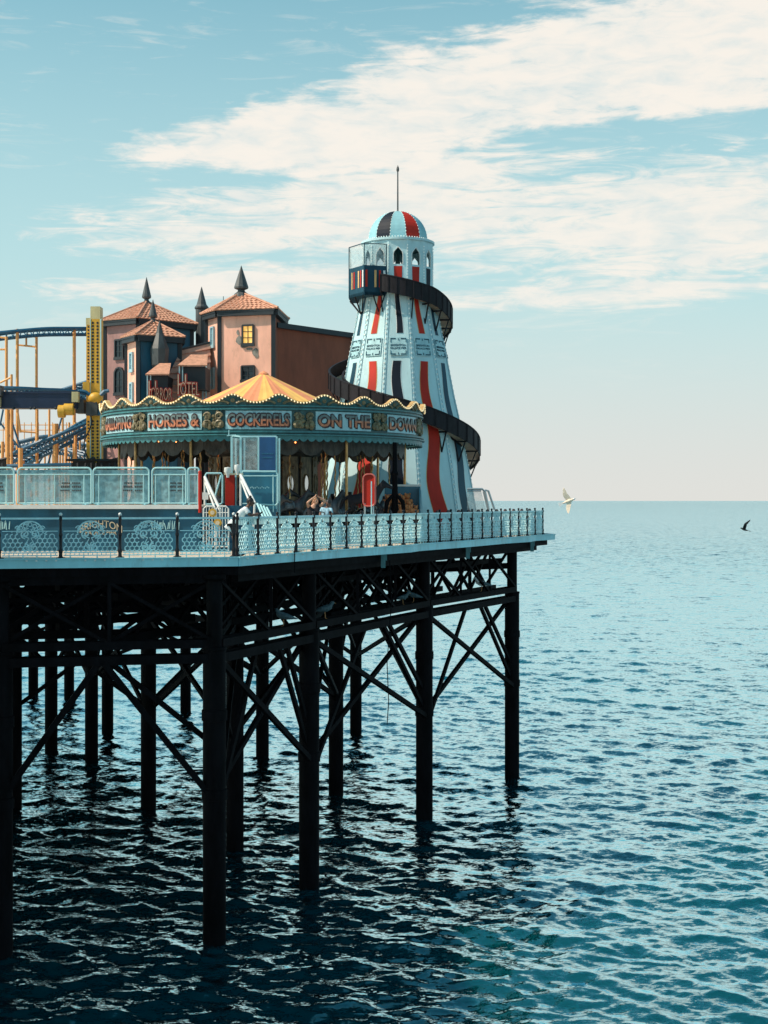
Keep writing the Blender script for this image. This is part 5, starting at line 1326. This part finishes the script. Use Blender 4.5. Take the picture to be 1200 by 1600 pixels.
def person(label, P, face, m_skin, m_hair, hair, top, legs_m, loc, sleeve=.5, long_legs=True, tilt=0.0, skirt=None):
    """P: dict of joint name -> world Vector"""
    root = thing('person', label, 'person', loc); o = Vector(loc); g = {k: Vector(v)-o for k, v in P.items()}
    J, E, Rr, ix = [], [], [], {}
    def j(n, r, par=None):
        J.append(tuple(g[n])); Rr.append(r); ix[n] = len(J)-1
        if par: E.append((ix[par], ix[n]))
    j('pelvis', (.15,.11)); j('waist', (.125,.095), 'pelvis'); j('chest', (.155,.11), 'waist'); j('neck', .055, 'chest')
    g['skull'] = g['neck']+(g['head']-g['neck'])*.55; j('skull', .05, 'neck')
    for s in 'LR':
        j('sh'+s, .062, 'chest'); j('el'+s, .044, 'sh'+s); j('wr'+s, .030, 'el'+s)
        j('hip'+s, .088, 'pelvis'); j('kn'+s, .060, 'hip'+s); j('cf'+s, .056, 'kn'+s) if False else None
        j('an'+s, .040, 'kn'+s); j('to'+s, .035, 'an'+s)
        d = (g['wr'+s]-g['el'+s]).normalized(); sd = d.cross(Vector((0,0,1))); sd = sd if sd.length > .1 else Vector((0,1,0)); hand(J, E, Rr, ix['wr'+s], d, sd)
    mesh_obj('body', skin(J, E, Rr, 2), m_skin, root)
    head(root, P['head'], face, m_skin, m_hair, hair, tilt)
    # top
    J, E, Rr, ix = [], [], [], {}
    g['hem'] = g['pelvis']+(g['pelvis']-g['waist'])*.25
    j('pelvis', (.19,.15)); j('waist', (.18,.14), 'pelvis'); j('chest', (.195,.145), 'waist'); j('hem', (.18,.135), 'pelvis')
    g['col'] = g['chest'].lerp(g['neck'], .72); j('col', .082, 'chest')
    for s in 'LR':
        j('sh'+s, .082, 'chest'); g['cu'+s] = g['sh'+s].lerp(g['el'+s], sleeve); j('cu'+s, .068, 'sh'+s)
    mesh_obj('shirt', skin(J, E, Rr, 2), top, root)
    J, E, Rr, ix = [], [], [], {}
    j('pelvis', (.168,.128))
    for s in 'LR':
        j('hip'+s, .105, 'pelvis')
        if long_legs: j('kn'+s, .078, 'hip'+s); g['ct'+s] = g['kn'+s].lerp(g['an'+s], .93); j('ct'+s, .062, 'kn'+s)
        else: g['ct'+s] = g['hip'+s].lerp(g['kn'+s], .8); j('ct'+s, .098, 'hip'+s)
    mesh_obj('trousers' if long_legs else 'shorts', skin(J, E, Rr, 2), legs_m, root)
    for s in 'LR':
        b = MB(); q = P['an'+s]; t = P['to'+s]; dd = (t-q); dd.z = 0; dd.normalize(); sd = Vector((-dd.y, dd.x, 0))
        k = MB(); k.ball((0,0,0), .14, 10, 8, sc_=(1.0,.40,.42)); b.add([Vector((q.x,q.y,.058))+dd*(v[0]+.06)+sd*v[1]+Vector((0,0,v[2])) for v in k.v], k.f); b.build('shoe', M['cloth_k'], root, smooth_=True)
    return root
def A(px, py, d): return at(px, py, d)
d = 43.75
fz = .09
gpt = lambda px, d_, z: Vector((gx(px, d_), d_, z))
person('man in white t-shirt and dark shorts leaning on the railing at the pier corner',
    dict(pelvis=gpt(362.5, d, .92), waist=gpt(368, d, 1.06), chest=gpt(380, d, 1.32), neck=gpt(387.5, d, 1.47), head=gpt(391.5, d, 1.60),
         shL=gpt(384, d+.18, 1.38), shR=gpt(384, d-.16, 1.38), elL=gpt(392.5, d+.2, 1.20), elR=gpt(390.5, d-.20, 1.21), wrL=gpt(402.5, d+.12, 1.25), wrR=gpt(402, d-.02, 1.24),
         hipL=gpt(363, d+.11, .87), hipR=gpt(363, d-.10, .87), knL=gpt(370, d+.12, .50), knR=gpt(366, d-.10, .49), anL=gpt(372.5, d+.13, .09), anR=gpt(367, d-.10, .09), toL=gpt(379, d+.13, .05), toR=gpt(373, d-.10, .05)),
    (1, -.15), M['skin_d'], M['hair_d'], 'bun', M['cloth_w'], M['cloth_k'], (gx(370, d), d, 0), .75, False, .25)
d = 49.6
person('woman in a black top with both hands raised to her fair hair',
    dict(pelvis=gpt(489, d, .95), waist=gpt(489, d, 1.08), chest=gpt(490, d, 1.33), neck=gpt(491, d, 1.50), head=gpt(493, d, 1.64),
         shL=gpt(498, d+.05, 1.42), shR=gpt(482.5, d+.0, 1.42), elL=gpt(509, d-.06, 1.64), elR=gpt(480.5, d-.25, 1.58), wrL=gpt(500.5, d-.10, 1.74), wrR=gpt(488.5, d-.20, 1.72),
         hipL=gpt(493, d, .90), hipR=gpt(485, d, .90), knL=gpt(494, d-.02, .49), knR=gpt(485, d, .49), anL=gpt(494, d, .09), anR=gpt(484.5, d, .09), toL=gpt(496, d-.14, .05), toR=gpt(485, d-.14, .05)),
    (.7, -.7), M['skin'], M['hair_l'], 'long', M['cloth_k'], M['cloth_k'], (gx(489, d), d, 0), .25, True, .1)
d = 50.2
person('person in a blue and white patterned shirt turned to the woman in black',
    dict(pelvis=gpt(506, d, .90), waist=gpt(506.5, d, 1.04), chest=gpt(509, d, 1.27), neck=gpt(511.5, d, 1.42), head=gpt(513.5, d, 1.54),
         shL=gpt(517, d-.05, 1.33), shR=gpt(502, d, 1.35), elL=gpt(518.5, d-.2, 1.10), elR=gpt(500, d-.15, 1.12), wrL=gpt(509, d-.32, 1.10), wrR=gpt(505, d-.34, 1.08),
         hipL=gpt(510, d, .86), hipR=gpt(502, d, .86), knL=gpt(511, d-.02, .47), knR=gpt(502, d, .47), anL=gpt(511, d, .09), anR=gpt(501.5, d, .09), toL=gpt(512, d-.14, .05), toR=gpt(502, d-.14, .05)),
    (-.5, -.6), M['skin_d'], M['hair_d'], 'short', M['cloth_b'], M['denim'], (gx(506, d), d, 0), .6, True, .35)
b = MB(); q = gpt(497, 49.35, .95); b.ball(q, .24, 10, 8, sc_=(1.3,.5,.8)); b.tube([q+Vector((-.25,0,.1)), q+Vector((-.1,.05,.35)), q+Vector((.2,.05,.3)), q+Vector((.25,0,.1))], .02, 6); tag(b.build('shoulder_bag', M['cloth_k'], loc=q-Vector((0,0,.2)), smooth_=True), 'dark shoulder bag hanging behind the railing by the woman in black', 'bag')

# ---------------------------------------------------------------- birds
def standing_bird(label, p, face, m_, s=1.0, group=None):
    f = Vector((face, 0, 0)); root = thing('bird', label, 'bird', p, group); b = MB()
    P = lambda x, z, y=0: Vector(p)+Vector((x*face*s, y*s, z*s))
    b.tube([P(-.30,.17), P(-.22,.19), P(-.10,.22), P(.03,.25), P(.12,.29), P(.15,.35), P(.175,.385), P(.215,.385), P(.235,.378)], [.008*s,.028*s,.07*s,.09*s,.075*s,.048*s,.048*s,.036*s,.01*s], 10); b.build('body', m_, root, smooth_=True)
    bk = MB(); bk.tube([P(.225,.382), P(.275,.370)], [.014*s,.003*s], 6); bk.build('beak', M['beak'], root)
    w = MB()
    for q in (-1, 1): w.tube([P(.08,.27,q*.075), P(-.06,.25,q*.09), P(-.22,.20,q*.05), P(-.33,.17,q*.02)], [.02*s,.055*s,.03*s,.006*s], 8)
    w.build('wings', M['grfeather'], root, smooth_=True)
    for q in (-1, 1): MB().tube([P(.0,.17,q*.03), P(.01,.01,q*.03), P(.05,.004,q*.03)], .010*s, 5).build('leg', M['beak'], root)
def beam_pt(a, c, px, z=-2.38):
    A_, C_ = PT[a], PT[c]
    for k in range(400):
        p = A_.lerp(C_, k/399)
        if 600+F*p.x/p.y >= px: break
    return Vector((p.x, p.y-.2, z))
standing_bird('grey pigeon perched on the beam left of the second pile', beam_pt('A', 'B', 444), -1, M['grfeather'], 1.35)
standing_bird('grey pigeon perched on the beam just right of the second pile', beam_pt('B', 'C', 508), 1, M['grfeather'], 1.4)
standing_bird('grey pigeon facing left on the beam near the third pile', beam_pt('B', 'C', 629), 1, M['grfeather'], 1.15)
standing_bird('grey pigeon tucked against the left side of the third pile', beam_pt('B', 'C', 646), -1, M['grfeather'], 1.15)
standing_bird('white breasted gull standing on the outermost beam', beam_pt('C', 'D', 752), -1, M['gullw'], 1.5)
def flying(label, c, axis, up, s, m_, mh, wings, cat='bird'):
    root = thing('flying_bird', label, cat, c); f = Vector(axis).normalized(); u = (Vector(up)-f*Vector(up).dot(f)).normalized(); sd = f.cross(u); c = Vector(c)
    P = lambda x, y, z: c+(f*x+sd*y+u*z)*s
    b = MB(); b.tube([P(-.30,0,.0), P(-.22,0,.0), P(-.1,0,0), P(.05,0,0), P(.16,0,.01), P(.22,0,.03)], [.02*s,.04*s,.07*s,.085*s,.06*s,.045*s], 10); b.build('body', m_, root, smooth_=True)
    h = MB(); h.ball(P(.26,0,.035), .052*s, 10, 8); h.tube([P(.29,0,.03), P(.37,0,.015)], [.02*s,.004*s], 6); h.build('head', mh, root, smooth_=True)
    t = MB(); t.slab([P(-.26,-.03,0), P(-.26,.03,0), P(-.48,.10,.01), P(-.50,0,.01), P(-.48,-.10,.01)], u, .012*s); t.build('tail', mh, root)
    for q, (w1, w2) in zip((-1, 1), wings):
        w = MB(); r0, r1, r2 = (.08, 0, .03), w1, w2
        rows = []
        for k in range(9):
            tt = k/8; a = Vector(r0).lerp(Vector(r1), min(1, tt*2)) if tt <= .5 else Vector(r1).lerp(Vector(r2), tt*2-1)
            ch = .22*(1-tt**2.2)+.03; rows.append((P(a.x+ch*.35, a.y, a.z), P(a.x-ch*.65-(.03 if k % 2 else 0)*tt, a.y, a.z-.02)))
        for (a0, a1), (b0, b1) in zip(rows, rows[1:]):
            nn = (b0-a0).cross(a1-a0).normalized()*.010*s; w.add([a0, a1, b1, b0, a0+nn, a1+nn, b1+nn, b0+nn], [(0,1,2,3),(7,6,5,4),(0,3,7,4),(1,5,6,2)])
        w.build('wing', m_, root)
flying('cream gull banking with wings spread off the pier tip', at(888.5, 783, 40), (.93, .1, .34), (.05, -.96, .25), .60, M['gull'], M['gullw'], (((-.02, -.32, .10), (.0, -.62, .16)), ((-.10, .28, .02), (-.22, .52, .04))))
flying('small black bird flying low over open water at the right edge', at(1163, 827.5, 52), (-.92, .1, .30), (.25, -.25, .95), .46, M['dkfeather'], M['dkfeather'], (((.05, .22, .42), (-.22, .40, .80)), ((.12, -.25, .30), (.12, -.45, .55))))
